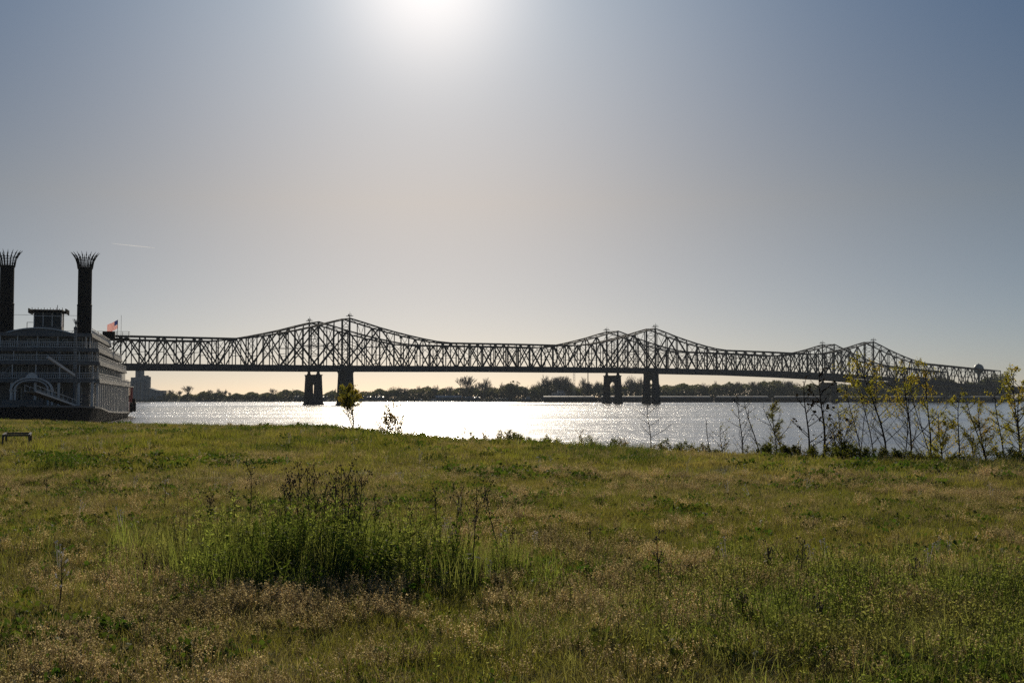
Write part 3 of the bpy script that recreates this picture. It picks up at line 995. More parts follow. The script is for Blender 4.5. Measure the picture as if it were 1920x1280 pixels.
part('conveyor_gallery', MB().bar((1, -3, 27.2), (9, -3, 25.2), 2.4, 1.8), M['elevator'], el)
part('roof_vent', MB().box((5.5, -3, 27), (2.5, 2, 1.6)), M['elevator'], el)
for i in range(5):
    w_ = part('window', MB().box((-3.8, -4.06, 27 + i * 2.4), (1.2, .1, 1.1)), M['glass'], el)


def shed(px0, px1, d, h, rise, label, wall='shed', name='river_shed', cat='building', group=None):
    x0, x1 = wx(px0, d), wx(px1, d)
    z0 = far_z((x0 + x1) / 2, d)
    s = thing(name, label, cat, ((x0 + x1) / 2, d, z0), 0, group)
    w = (x1 - x0) / 2
    part('wall', MB().box((0, 0, h / 2), (2 * w - .6, 9, h)), M[wall], s)
    part('roof', gable(MB(), -w, w, -5.2, 5.2, 0, h, rise), M['roofmetal'], s)
    for i in range(max(2, int(w / 2.6))):
        x = -w + 1.6 + i * (2 * w - 3.2) / max(1, int(w / 2.6) - 1)
        part('door' if i % 3 == 1 else 'window', MB().box((x, -4.55, h * .45), (1.3, .12, 1.4)), M['glass'], s)
    return s


shed(817, 866, 1336, 3.6, 1.9, 'long low river shed with pale metal roof left of the two lone bare trees')
shed(868, 900, 1338, 3.0, 1.2, 'small dark shed below the two lone bare trees on the far bank')
shed(676, 696, 1345, 3.2, 1.3, 'small pale roofed house in front of the trees right of the nearer pier')
shed(698, 721, 1343, 3.0, 1.2, 'second pale roofed house right of the nearer pier beside the smaller one')
shed(553, 572, 1345, 3.4, 1.4, 'low house half hidden left of the farther arched pier')
shed(606, 614, 1344, 3.2, 1.2, 'low house seen between the two left piers')
shed(1820, 1868, 1372, 4.5, 1.6, 'low building at the foot of the wooded bluff below the water tower')


def small_boat(name, px, d, L, label, hull='white', cat='boat'):
    b_ = thing(name, label, cat, (wx(px, d), d, 0))
    h = MB()
    for x, w, z in ((-L / 2, 1.1, 1.0), (-L / 4, 1.5, .95), (L / 4, 1.4, 1.1), (L / 2, .1, 1.5)):
        h.v += [(x, -w * .6, -.4), (x, w * .6, -.4), (x, w, z), (x, -w, z)]
    for i in range(3):
        o = 4 * i
        h.f += [(o, o + 4, o + 5, o + 1), (o + 1, o + 5, o + 6, o + 2), (o + 2, o + 6, o + 7, o + 3), (o + 3, o + 7, o + 4, o)]
    h.f += [(0, 1, 2, 3), (15, 14, 13, 12)]
    part('hull', h, M[hull], b_)
    part('cabin', MB().box((-L * .12, 0, 1.9), (L * .45, 2.0, 1.7)), M['white'], b_)
    part('cabin_roof', MB().box((-L * .12, 0, 2.85), (L * .55, 2.4, .16)), M['roofmetal'], b_)
    for i in (-1, 1): part('window', MB().box((-L * .12 + i * L * .1, -1.02, 2.1), (L * .13, .06, .7)), M['glass'], b_)
    part('mast', MB().bar((0, 0, 2.9), (0, 0, 5.2), .12), M['black'], b_)
    return b_


small_boat('motor_boat', 816, 1316, 13, 'white motor boat at the far shore below the long pale roofed shed')
small_boat('motor_boat', 790, 1319, 8, 'smaller moored boat left of the white motor boat', 'black')
dk = thing('floating_dock', 'floating dock with pale flat roof at the far shore left of the barge tow', 'dock', (wx(943, 1312), 1312, 0))
part('pontoon', MB().box((0, 0, .3), (15, 5, 1.2)), M['barge'], dk)
part('canopy', MB().box((-1, 0, 3.6), (14, 5.4, .35)), M['roofmetal'], dk)
for x in (-7, -3, 1, 5): part('post', MB().box((x, -2.3, 2.1), (.3, .3, 2.8)), M['white'], dk)
for x in (7.0, 10.0): part('pile', MB().lathe([(.35, -2), (.35, 6.5)], (x, 1), 8), M['bark'], dk)

tb = thing('harbor_tug', 'small dark work boat with pale roof just left of the barge tow', 'tugboat', (wx(992, 1215), 1215, 0))
part('hull', MB().prism([(-12, -3), (10, -3.4), (13, -1), (13, 1), (10, 3.4), (-12, 3)], -.6, 1.6), M['barge'], tb)
part('deckhouse', MB().box((-3, 0, 2.7), (9, 4.2, 2.2)), M['shed'], tb)
part('roof', MB().box((-3, 0, 3.9), (10, 5, .2)), M['roofmetal'], tb)
part('wheelhouse', MB().box((-1, 0, 5.0), (3.4, 3, 2.0)), M['white'], tb)
part('window', MB().box((-1, -1.53, 5.2), (2.8, .06, .8)), M['glass'], tb)
part('funnel', MB().lathe([(.5, 3.9), (.45, 6.3)], (-5.5, 0), 10), M['black'], tb)
part('winch', MB().box((7, 0, 2.1), (2, 1.6, 1.0)), M['rust'], tb)

# towboat and its barges, a line of long low boxes across the right half
tw = thing('towboat', 'pale multi-deck towboat lying behind the left end of the barge tow', 'towboat', (wx(1047, 1206), 1206, 0))
part('hull', MB().box((0, 0, .9), (30, 9, 2.6)), M['barge'], tw)
for i, (w, dpt, z) in enumerate(((24, 8, 3.4), (19, 7, 6.0), (13, 6, 8.5))):
    part('deckhouse', MB().box((0, 0, z), (w, dpt, 2.3)), M['cover'], tw)
    part('deck_edge', MB().box((0, 0, z + 1.25), (w + 1.6, dpt + 1.6, .18)), M['white'], tw)
    for k in range(int(w / 3)):
        part('window', MB().box((-w / 2 + 1.5 + 3 * k, -dpt / 2 - .04, z + .1), (1.2, .1, 1.0)), M['glass'], tw)
part('wheelhouse', MB().box((2, 0, 10.9), (6, 5, 2.3)), M['white'], tw)
part('window', MB().box((2, -2.53, 11.1), (5.2, .06, 1.0)), M['glass'], tw)
for s in (-1, 1): part('funnel', MB().lathe([(.7, 7), (.6, 13.2), (.75, 13.3)], (-8, s * 2.2), 10), M['black'], tw)
BN = 8
for i in range(BN):
    L = 56.0
    x = wx(1013, 1182) + 28 + i * (L + 0.9)
    lab = ['rake-ended barge at the left end of the tow in front of the towboat', 'second barge of the tow, below the pale lattice mast', 'barge with rusty sides just left of the right-hand arched pier',
           'barge seen between the two right piers', 'barge just right of the narrow pier in the tow', 'barge of the tow behind the bare saplings with black leaves',
           'barge of the tow behind the yellow leaved saplings', 'last barge at the right end of the tow below the bluff'][i]
    bg_ = thing('barge', lab, 'barge', (x, 1182, 0), 0, 'barges moored in a long tow')
    h = MB()
    r0 = 7.0 if i == 0 else 0.5
    o = [(-L / 2, 4.6), (-L / 2, 3.0), (-L / 2 + r0, -.8), (L / 2 - .5, -.8), (L / 2, 3.0), (L / 2, 4.6)]
    h.slab_xz(o[::-1], -5.3, 5.3)
    part('hull', h, M['rust'] if i in (2, 5) else M['barge'], bg_)
    for k in range(6):
        w = (L - 6) / 6
        c = MB(); x0 = -L / 2 + 3 + k * w
        n = 6
        pr = [(-4.4 * math.cos(math.pi * q / n), 4.6 + .5 + 1.0 * math.sin(math.pi * q / n)) for q in range(n + 1)]
        vs = [(x0 + .15, y, z) for y, z in pr] + [(x0 + w - .15, y, z) for y, z in pr]
        c.add(vs, [(q, q + 1, n + 2 + q, n + 1 + q) for q in range(n)] + [tuple(range(n + 1))[::-1], tuple(range(n + 1, 2 * n + 2))])
        part('hatch_cover', c, M['cover'], bg_)
    part('coaming', MB().box((0, -4.5, 4.9), (L - 5, .25, .75)), M['cover'], bg_)
    for k in (-L / 2 + 1.2, L / 2 - 1.2): part('bollard', MB().lathe([(.35, 4.6), (.35, 5.5), (.5, 5.6)], (k, -4.2), 8), M['barge'], bg_)

lm = thing('lattice_mast', 'tall pale lattice mast behind the barges left of the dark pole', 'mast', (wx(1076.5, 1260), 1260, 0))
for s in (-1, 1): part('leg', MB().bar((s * 1.1, 0, -1), (s * .8, 0, 36.3), .3), M['cover'], lm)
lt = MB()
for i in range(12):
    z0 = 3 * i; lt.bar((-1, 0, z0), (1, 0, z0 + 3), .16); lt.bar((1, 0, z0), (-1, 0, z0 + 3), .16)
part('lattice', lt, M['cover'], lm)
pl = thing('spud_pole', 'single dark upright pole behind the barges left of the right-hand arched pier', 'pole', (wx(1102.5, 1255), 1255, 0))
part('shaft', MB().lathe([(.5, -2), (.5, 20), (.4, 35.8)], (0, 0), 10), M['black'], pl)
part('collar', MB().lathe([(.8, 3), (.8, 5)], (0, 0), 10), M['barge'], pl)

wt = thing('water_tower', 'dark teal round water tower on the wooded bluff at the right', 'water tower', (wx(1836, 1420), 1420, 10))
part('tank', MB().lathe([(.3, 22.4), (3.2, 23.2), (5.2, 25.2), (5.9, 28), (5.5, 30.6), (4.0, 32.9), (1.8, 34), (.3, 34.3)], (0, 0), 24), M['tank'], wt, smooth=True)
part('pedestal', MB().lathe([(2.4, 0), (1.5, 3), (1.3, 18), (2.2, 23)], (0, 0), 18), M['tank'], wt)
part('tank_vent', MB().lathe([(.5, 34.2), (.5, 34.8), (.8, 34.9), (.1, 35.2)], (0, 0), 10), M['tank'], wt)
part('catwalk', MB().lathe([(6.0, 27.6), (6.7, 27.6), (6.7, 27.8), (6.0, 27.8)], (0, 0), 24), M['tank'], wt)

# ------------------------------------------------------------------ far trees (unit height, shared between copies)
def grow_bare(seed, spread=0.42, levels=4, n0=5, trunk_h=0.06, thick=0.016, min_r=0.0042, up=0.9):
    r = random.Random(seed)
    tr = MB(); tw_ = MB()
    def rec(p, d, L, rad, lev):
        q = p + d * L
        mid = p.lerp(q, .5) + Vector((r.uniform(-1, 1), r.uniform(-1, 1), 0)) * L * .06
        (tr if lev <= 1 else tw_).tube([p, mid, q], [rad, max(min_r, rad * .8), max(min_r, rad * .6)], 4 if lev <= 1 else 3, False)
        if lev >= levels: return
        k = n0 if lev == 0 else r.choice((3, 4))
        for i in range(k):
            a = r.uniform(0, 6.28); sp = spread * r.uniform(.5, 1.35)
            nd = (d + Vector((math.cos(a) * sp * 1.3, math.sin(a) * sp * 1.3, up * .35 + r.uniform(-.1, .25)))).normalized()
            st = p.lerp(q, r.uniform(.55, 1) if lev else r.uniform(.62, 1))
            rec(st, nd, L * r.uniform(.62, .85) if lev else r.uniform(.26, .36), max(min_r, rad * .55), lev + 1)
    rec(Vector((0, 0, -.02)), Vector((r.uniform(-.06, .06), 0, 1)).normalized(), trunk_h + .14, thick * 1.5, 0)
    zt = max(v[2] for v in tw_.v)
    for m in (tr, tw_): m.v = [(x / zt, y / zt, z / zt) for x, y, z in m.v]
    return tr, tw_


def grow_dense(seed, w=0.5, lobes=9, per=95, base=0.05, flat=1.0, size=0.05):
    r = random.Random(seed)
    tr = MB(); cr = MB()
    tr.tube([(0, 0, -.02), (r.uniform(-.02, .02), 0, .3), (r.uniform(-.04, .04), 0, .7)], [.03, .022, .01], 5, False)
    for i in range(lobes):
        a = r.uniform(0, 6.28); rr = w * .62 * math.sqrt(r.random())
        z = base + (1 - base) * r.uniform(.04, .84)
        if z > .6: rr *= 1.25 - z * .75
        c = Vector((rr * math.cos(a), rr * math.sin(a), z)); R_ = w * r.uniform(.28, .46)
        tr.tube([(0, 0, min(.6, z * .6)), tuple(c)], [.012, .004], 3, False)
        for k in range(per):
            d = Vector((r.gauss(0, 1), r.gauss(0, 1), r.gauss(0, 1) * flat)).normalized() * R_ * r.uniform(.55, 1.05) ** .5
            d.z *= .72
            p = c + d
            n = Vector((r.gauss(0, 1), r.gauss(0, 1), r.gauss(0, 1))).normalized(); t = n.orthogonal().normalized(); bt = n.cross(t)
            s = size * r.uniform(.5, 1.1)
            cr.add([p - t * s, p - bt * s * .6, p + t * s, p + bt * s * .6], [(0, 1, 2, 3)])
    zt = max(v[2] for v in cr.v)
    for m in (tr, cr): m.v = [(x / zt, y / zt, z / zt) for x, y, z in m.v]
    return tr, cr


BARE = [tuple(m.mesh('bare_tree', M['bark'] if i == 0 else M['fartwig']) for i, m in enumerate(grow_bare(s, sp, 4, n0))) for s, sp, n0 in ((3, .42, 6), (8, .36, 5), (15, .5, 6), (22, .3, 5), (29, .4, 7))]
DENSE = [tuple(m.mesh('dense_tree', M['bark'] if i == 0 else M['farcrown']) for i, m in enumerate(grow_dense(s, w, lb, 80))) for s, w, lb in ((4, .8, 12), (9, .95, 13), (14, .62, 11), (19, 1.05, 14))]
UMB = tuple(m.mesh('umbrella_tree', M['bark'] if i == 0 else M['farcrown']) for i, m in enumerate(grow_dense(31, 1.25, 14, 70, .55, .5, .045)))
PINE = tuple(m.mesh('pine_tree', M['bark'] if i == 0 else M['farcrown']) for i, m in enumerate(grow_dense(37, .55, 9, 60, .45, .7, .05)))


def far_tree(kind, px, d, top_y, label, group, wide=1.0, name=None):
    x = wx(px, d); z = far_z(x, d); h = wz(top_y, d) - z
    me = {'b': BARE, 'd': DENSE}[kind][rnd.randrange(len(BARE if kind == 'b' else DENSE))] if isinstance(kind, str) else kind
    t = thing(name or ('bare_tree' if kind == 'b' else 'leafy_tree'), label, 'tree', (x, d, z), rnd.uniform(0, 6.28), group)
    for nm, m in zip(('trunk', 'crown'), me):
        o = part(nm, m, None, t)
        o.scale = (h * wide, h * wide, h)
    return t


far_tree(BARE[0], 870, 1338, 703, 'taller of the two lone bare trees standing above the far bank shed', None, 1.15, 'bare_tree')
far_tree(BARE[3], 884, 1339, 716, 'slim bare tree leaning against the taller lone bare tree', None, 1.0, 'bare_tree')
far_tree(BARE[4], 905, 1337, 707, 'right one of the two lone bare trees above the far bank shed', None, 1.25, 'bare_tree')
far_tree(UMB, 744, 1350, 723, 'umbrella shaped tree with a wide flat crown right of the nearer left pier', None, 1.0, 'umbrella_tree')
far_tree(DENSE[2], 955, 1340, 713, 'rounded greenish tree standing alone left of the towboat', None, 1.1, 'leafy_tree')
for q, (px, ty) in enumerate(((1017, 706), (1029, 702), (1041, 704), (1052, 703), (1063, 706))):
    far_tree('b', px, 1345, ty, 'tall bare tree in the row behind the towboat', 'tall bare trees behind the towboat', 1.05)
far_tree('b', 1099, 1340, 706, 'bare tree beside the dark upright pole', None)
far_tree('b', 1126, 1350, 712, 'bare tree close to the left side of the right-hand arched pier', None)
far_tree('b', 1184, 1345, 702, 'taller bare tree between the two right piers', None)
far_tree('b', 1196, 1352, 706, 'thinner bare tree between the two right piers, nearer the narrow one', None)
far_tree('b', 355, 1352, 722, 'bare tree rising above the low wood right of the grain elevator', None, 1.2)
far_tree('b', 318, 1352, 730, 'small bare tree just right of the grain elevator shed', None, 1.2)
far_tree('b', 335, 1354, 731, 'small bare tree between the elevator and the taller bare tree', None, 1.2)
far_tree('b', 395, 1352, 729, 'bare tree with wide fan top left of the left piers', None, 1.3)
far_tree('b', 411, 1352, 727, 'thin upright bare tree beside the fan topped one', None, .8)
far_tree(PINE, 1872, 1408, 700, 'dark pine at the right edge of the bluff past the water tower', None, 1.2, 'pine_tree')
far_tree(PINE, 1858, 1404, 706, 'smaller dark pine beside the tall one on the bluff edge', None, 1.2, 'pine_tree')

TOP = [(280, 738), (330, 737), (400, 735), (470, 737), (540, 730), (580, 735), (640, 734), (700, 731), (760, 729), (800, 726), (850, 727), (900, 727),
       (950, 721), (990, 725), (1030, 716), (1060, 719), (1110, 724), (1180, 719), (1240, 719), (1290, 720), (1340, 719), (1400, 718), (1450, 713), (1500, 721),
       (1560, 718), (1620, 716), (1680, 713), (1730, 706), (1765, 704), (1790, 716), (1830, 714), (1876, 708)]
SEC = [(430, 'close to the right of the grain elevator'), (570, 'between the low fan topped trees and the two left piers'), (640, 'seen between the two left piers'), (735, 'just right of the nearer left pier'),
       (850, 'between the umbrella tree and the lone bare trees'), (1010, 'between the lone bare trees and the towboat'), (1128, 'behind the towboat and the two masts'),
       (1240, 'around the two right-hand piers'), (1400, 'right of the narrow right-hand pier'), (1560, 'behind the bare bank saplings'), (1700, 'behind the yellow leaved saplings'), (9999, 'on the bluff under the water tower')]
px = 288.0
while px < 1880:
    ty = float(np.interp(px, [a for a, _ in TOP], [b_ for _, b_ in TOP]))
    bluffy = px > 1560
    sec = next(t for lim, t in SEC if px < lim)
    if rnd.random() < (0.3 if px < 780 else 0.5 if px < 1500 else 0.2):
        far_tree('b', px, rnd.uniform(1345, 1368), ty - rnd.uniform(0, 7), 'hazy bare tree ' + sec, 'bare trees ' + sec, 1.15)
    else:
        far_tree('d', px, rnd.uniform(1347, 1375) if not bluffy else rnd.uniform(1360, 1420), ty + rnd.uniform(0, 8),
                 ('dark' if bluffy else 'hazy') + ' leafy tree ' + sec, 'leafy trees ' + sec, rnd.uniform(1.0, 1.5))
    px += rnd.uniform(6, 10)
# undergrowth below the trees: one low mass of leaf clumps along the far bank
ug = MB(); rr = random.Random(5)
for i in range(32000):
    px = rr.uniform(240, 1880) if i < 26500 else rr.uniform(1770, 1878); d = rr.uniform(1337, 1392)
    ty = float(np.interp(px, [a for a, _ in TOP], [b_ for _, b_ in TOP]))
    x = wx(px, d); z0 = far_z(x, d); zt = wz(ty + 3 + 2.2 * math.sin(px * .21) + 2.2 * math.sin(px * .077), d)
    if px < 300: zt = min(zt, z0 + 6)
    z = z0 + (zt - z0) * rr.random() ** .62
    n = Vector((rr.gauss(0, 1), rr.gauss(0, 1), rr.gauss(0, 1))).normalized(); t = n.orthogonal().normalized(); bt = n.cross(t)
    s = rr.uniform(.8, 2.1)
    p = Vector((x, d, z))
    ug.add([p - t * s, p - bt * s * .7, p + t * s, p + bt * s * .7], [(0, 1, 2, 3)])
solo('undergrowth', ug, M['farcrown'], kind='stuff')

# ------------------------------------------------------------------ contrail and funnel smoke
cm = bpy.data.materials.new('contrail_ice'); cm.use_nodes = True
cn = cm.node_tree
tb_ = cn.nodes.new('ShaderNodeBsdfTransparent'); mx = cn.nodes.new('ShaderNodeMixShader'); df = cn.nodes.new('ShaderNodeBsdfTranslucent')
df.inputs[0].default_value = (.9, .9, .9, 1); mx.inputs[0].default_value = 0.11
cn.links.new(tb_.outputs[0], mx.inputs[1]); cn.links.new(df.outputs[0], mx.inputs[2])
cn.links.new(mx.outputs[0], cn.nodes['Material Output'].inputs['Surface'])
D = 20000.0
cpts = [(wx(px, D) , D, wz(py, D)) for px, py in ((205, 455.0), (225, 457.3), (245, 459.4), (265, 461.3), (287, 463.6))]
solo('contrail', MB().tube(cpts, [3, 7, 9, 8, 2], 8), cm, (0, 0, 0), 'faint thin white contrail in the sky right of the funnels', 'contrail')

# ------------------------------------------------------------------ near bank: pipe frame
fd = 41.0
fx_, fy_ = wx(7, fd), fd
fz = float(gz(np.array([fx_ + .5]), np.array([fy_ + .8]))[0])
pf = thing('pipe_frame', 'empty low rectangular pipe frame on four legs standing in the grass at left', 'pipe frame', (fx_, fy_, fz))
TOPZ = wz(816, fd) - fz
L4 = [(0, 0), (0.78, 0.29), (-0.12, 2.69), (-0.90, 2.4)]
for x, y in L4: part('leg', MB().tube([(x, y, -.15), (x, y, TOPZ - .03)], [.036, .036], 8), M['iron'], pf)
for i in range(4):
    (xa, ya), (xb, yb) = L4[i], L4[(i + 1) % 4]
    part('rail', MB().bar((xa, ya, TOPZ), (xb, yb, TOPZ), .065, .065), M['iron'], pf)

# ------------------------------------------------------------------ saplings and shrubs along the bank
def edge_d(px):
    return float(np.interp(px, [0, 250, 600, 800, 1000, 1300, 1600, 1900, 2000], [88, 75.7, 68.4, 50.7, 44.7, 38, 32, 31.7, 31]))


def leaf(m, p, s, r, droop=0.0, ratio=.45):
    a = r.uniform(0, 6.28); e = r.uniform(-.6, .9) - droop
    d = Vector((math.cos(a) * math.cos(e), math.sin(a) * math.cos(e), math.sin(e)))
    n = d.cross(Vector((r.gauss(0, 1), r.gauss(0, 1), r.gauss(0, 1)))).normalized()
    q = p + d * s
    w = n * s * ratio
    m.add([p, p + d * s * .5 + w, q, p + d * s * .5 - w], [(0, 1, 2, 3)])


def sapling(px, top_y, label, lm='sapleaf', leafy=1.0, lean=0.0, nb=14, spread=.32, off=1.2, t0=.15, t1=1.0, thick=1.0, stems=1, seed=None,
            size=.055, name='sapling', group='young trees along the bank', blen=1.0, cat='sapling', d=None, lt0=0.0, foot=.12):
    r = random.Random(seed if seed is not None else int(px * 7 + top_y))
    d = d or edge_d(px) + off
    x = wx(px, d); z = float(gz(np.array([x]), np.array([d]))[0])
    h = max(.25, wz(top_y, d) - z)
    t = thing(name, label, cat, (x, d, z), 0, group)
    tr = MB(); lf = MB()
    for s in range(stems):
        hh = h * (1 if s == 0 else r.uniform(.6, .95))
        ln = lean + (0 if s == 0 else r.uniform(-.25, .25))
        bx_, by_ = (0, 0) if s == 0 else (r.uniform(-foot, foot), r.uniform(-foot, foot))
        cp = [Vector((bx_ + ln * hh * (u ** 1.4) + .035 * hh * math.sin(u * 5 + s), by_ + .03 * hh * math.sin(u * 4 + 2 * s), -.08 + (hh + .08) * u)) for u in np.linspace(0, 1, 8)]
        r0 = (.011 + .0055 * hh) * thick
        tr.tube(cp, [r0 * (1 - .8 * u) + .003 for u in np.linspace(0, 1, 8)], 6)
        for i in range(nb):
            u = t0 + (t1 - t0) * (i + r.random()) / nb
            k = min(6, int(u * 7)); p = cp[k].lerp(cp[k + 1], u * 7 - k)
            a = r.uniform(0, 6.28)
            L = hh * spread * blen * (1.15 - .75 * u) * r.uniform(.6, 1.25)
            dr = Vector((math.cos(a), math.sin(a) * .9, r.uniform(.45, 1.1))).normalized()
            q1 = p + dr * L * .5; q2 = q1 + (dr + Vector((0, 0, .25))).normalized() * L * .5
            tr.tube([p, q1, q2], [r0 * .34 + .002, r0 * .22 + .002, .0025], 4, False)
            for j in range(5):
                bp_ = p.lerp(q1, r.uniform(.3, 1)) if j == 0 else q1.lerp(q2, r.uniform(0, .8))
                dd = (dr + Vector((r.gauss(0, .5), r.gauss(0, .5), r.gauss(0, .3)))).normalized()
                be = bp_ + dd * L * r.uniform(.2, .42)
                tr.tube([bp_, be], [.004, .002], 3, False)
                if leafy and u >= lt0:
                    for _ in range(int(15 * leafy * r.uniform(.5, 1.5))): leaf(lf, bp_.lerp(be, r.random()) + Vector((r.gauss(0, .035), r.gauss(0, .035), r.gauss(0, .035))), size * r.uniform(.4, .9), r)
            if leafy and u >= lt0:
                for _ in range(int(17 * leafy * r.uniform(.5, 1.5))): leaf(lf, q1.lerp(q2, r.random() ** .7) + Vector((r.gauss(0, .03), r.gauss(0, .03), r.gauss(0, .03))), size * r.uniform(.4, .9), r)
    part('trunk', tr, M['twig'], t)
    if lf.v: part('crown', lf, M[lm], t)
    return t


# right-hand group
sapling(1327, 786, 'thin straight bare stem at the left end of the bank sapling row', leafy=0, nb=5, spread=.12)
sapling(1352, 800, 'small twiggy bare sapling beside the thin straight stem', leafy=0.1, nb=14, spread=.5, stems=2)
sapling(1388, 743, 'bare sapling with many fine upswept twigs and no leaves', leafy=0.05, nb=20, spread=.34)
sapling(1424, 752, 'bare leaning sapling left of the narrow olive leafed one', leafy=0.05, nb=12, spread=.3, lean=-.18)
sapling(1452, 757, 'narrow olive leafed sapling among the bare ones', leafy=1.3, nb=22, spread=.22, lm='shrubleaf', size=.05)
sapling(1477, 775, 'sprawling bare sapling with a long branch reaching left', leafy=0.1, nb=12, spread=.55, lean=-.3)
sapling(1512, 716, 'dark straight stem with few black withered leaves', lm='deadleaf', leafy=.07, nb=14, spread=.3, size=.16, thick=1.3)
sapling(1541, 700, 'thicker dark stem with black withered leaves, right of the other', lm='deadleaf', leafy=.08, nb=18, spread=.32, size=.16, thick=1.5)
sapling(1575, 770, 'low bare bush between the black leaved stems and the yellow leaved saplings', leafy=.12, nb=18, spread=.6, stems=3)
sapling(1660, 676, 'tall left-leaning sapling with thin yellow leaves in its top half', leafy=.6, nb=24, spread=.34, lean=-.2, lt0=.5, size=.06)
sapling(1612, 716, 'slim yellow leaved sapling left of the tall leaning one', lean=-.12, off=2.6, thick=.7, leafy=.5, nb=18, spread=.32, lt0=.55, size=.06)
sapling(1702, 690, 'tall straight yellow leaved sapling right of the leaning one', leafy=.55, nb=22, spread=.36, lt0=.5, size=.06)
sapling(1737, 686, 'tall sapling with orange tinted leaves near its tip', leafy=.5, nb=20, spread=.26, lt0=.55, lean=.03, size=.065)
sapling(1762, 775, 'bushy yellow-green sapling standing below the orange tipped one', leafy=.8, nb=20, spread=.34, stems=2, size=.055)
sapling(1790, 742, 'sparse yellow leaved sapling right of the bushy one', leafy=.6, nb=18, spread=.3, lt0=.3, lean=.08)
sapling(1822, 800, 'small leafy sapling with olive leaves low on the bank', leafy=.7, nb=18, spread=.45, lm='shrubleaf')
sapling(1850, 752, 'right-leaning sapling with pale green leaf sprays', leafy=.55, nb=20, spread=.3, lean=-.22, stems=2)
sapling(1878, 735, 'thin sapling with orange leaves just left of the dense one at the edge', leafy=.45, nb=16, spread=.24, lean=-.05)
sapling(1906, 700, 'dense yellow-green sapling at the right edge of the photo', leafy=.75, nb=26, spread=.36, stems=2, size=.065)
for px, ty, lab, ln, of, lf_, sp_ in ((1598, 735, 'short crooked yellow leaved sapling in front of the right end of the barges', .22, 3.2, .5, .5), (1634, 690, 'yellow leaved sapling just left of the tall leaning trunk', -.1, 2.4, .4, .42),
                        (1690, 722, 'short broad yellow leaved sapling between the leaning and the straight ones', .15, .6, .5, .55), (1752, 708, 'yellow leaved sapling with wide airy top rising behind the bushy one', -.16, 3.6, .45, .5)):
    sapling(px, ty, lab, leafy=lf_, nb=16, spread=sp_, lt0=.38, lean=ln, off=of, thick=.6, size=.055)
# single plants on the left part of the bank
sapling(661, 727, 'slender leaning tree with dense olive crown in front of the nearer left pier', lm='sapleaf', leafy=.75, nb=34, spread=.40, lean=-.14, t0=.25, lt0=.52, stems=3, off=-1.5, group=None, seed=12, size=.085, blen=1.2)
sapling(740, 763, 'brownish leafy bush sapling in the sun glitter', lm='brownleaf', leafy=.45, nb=22, spread=.7, lean=-.02, stems=4, off=-1, group=None, size=.075, foot=.5, t0=.03)
sapling(1217, 758, 'bare forked twig standing alone on the bank in front of the water', leafy=0, nb=7, spread=.5, off=0, group=None, t0=.35)
# low shrubs and reddish stems along the crest
srn = random.Random(77)
SHR = [(612, 803, 1.2), (700, 808, .8), (776, 811, 1.2), (868, 793, .5), (884, 806, .6), (912, 803, .5), (935, 812, .7), (955, 806, .9), (975, 818, .8), (1025, 820, 1.2), (1048, 824, .9),
       (1090, 808, .4), (1110, 822, .8), (1145, 826, .9), (1165, 822, .7), (1255, 826, 1.3), (1292, 832, 1.5), (1320, 834, 1.2), (1430, 835, 1.2), (1470, 836, 1.3), (1500, 838, 1.0),
       (1566, 832, 1.6), (1600, 838, 1.2), (1655, 842, 1.3), (1690, 848, 1.2), (1722, 850, 1.2), (1752, 852, 1.3), (1800, 858, .8), (1895, 842, 1.6), (500, 797, .8), (560, 798, .8), (430, 793, .7), (360, 793, .6)]
for i, (px, ty, lf_) in enumerate(SHR):
    low = lf_ < .75
    sec = next(t for lim, t in ((450, 'just right of the steamer'), (640, 'below the two left piers'), (800, 'below the sun glitter near the brownish bush'), (990, 'below the towboat and sun glitter'), (1200, 'below the right-hand arched pier'),
                                (1325, 'right of the bare forked twig'), (1580, 'at the foot of the bare saplings'), (1735, 'at the foot of the yellow leaved saplings'), (9999, 'near the right edge of the bank')) if px < lim)
    sapling(px, ty, ('low sparse reddish stemmed weed on the bank crest, ' if low else 'low dark leafy shrub on the bank crest, ') + sec, lm='brownleaf' if low else 'shrubleaf', leafy=lf_ * (.3 if low else .26), nb=10 if low else 12,
            spread=.5 if low else .65, stems=3 if low else 7, off=0.2, name='bank_weed' if low else 'shrub', cat='weed' if low else 'shrub',
            group=('reddish weeds ' if low else 'low shrubs ') + sec, size=.055, t0=.05, foot=.15 if low else .5)
# ------------------------------------------------------------------ meadow: grass, weeds and flowers
MG = {}
MG['green'] = leaf_mat('grass_green', (0.135, 0.158, 0.034), (0.203, 0.205, 0.051), (0.245, 0.207, 0.085), 0.30, 0.5, 0.45, (1.45, 1.45, 0.72))
MG['olive'] = leaf_mat('grass_olive', (0.155, 0.1632, 0.0548), (0.2397, 0.2202, 0.0978), (0.282, 0.2447, 0.1469), 0.25, 0.45, 0.45, (1.36, 1.31, 0.8))
MG['dry'] = leaf_mat('grass_dry', (0.4462, 0.3694, 0.2092), (0.5679, 0.4618, 0.2789), (0.6691, 0.5311, 0.3486), 0.5, 0.4, 0.4, (1.2, 1.2, 0.95))
MG['dark'] = leaf_mat('clover_dark', (0.0469, 0.0938, 0.0187), (0.0844, 0.1219, 0.0263), (0.1313, 0.1406, 0.0375), 0.8, 0.35, 0.4, (1.4, 1.5, 0.7))
MG['bright'] = leaf_mat('tall_grass_green', (0.1461, 0.1902, 0.0576), (0.1899, 0.2219, 0.0806), (0.2337, 0.2297, 0.1151), 0.6, 0.55, 0.35, (1.45, 1.45, 0.72))
MG['flower'] = leaf_mat('white_flower', (0.75, 0.72, 0.70), (0.8, 0.78, 0.76), None, 1.0, 0.5, 0.1, (1, 1, 1))


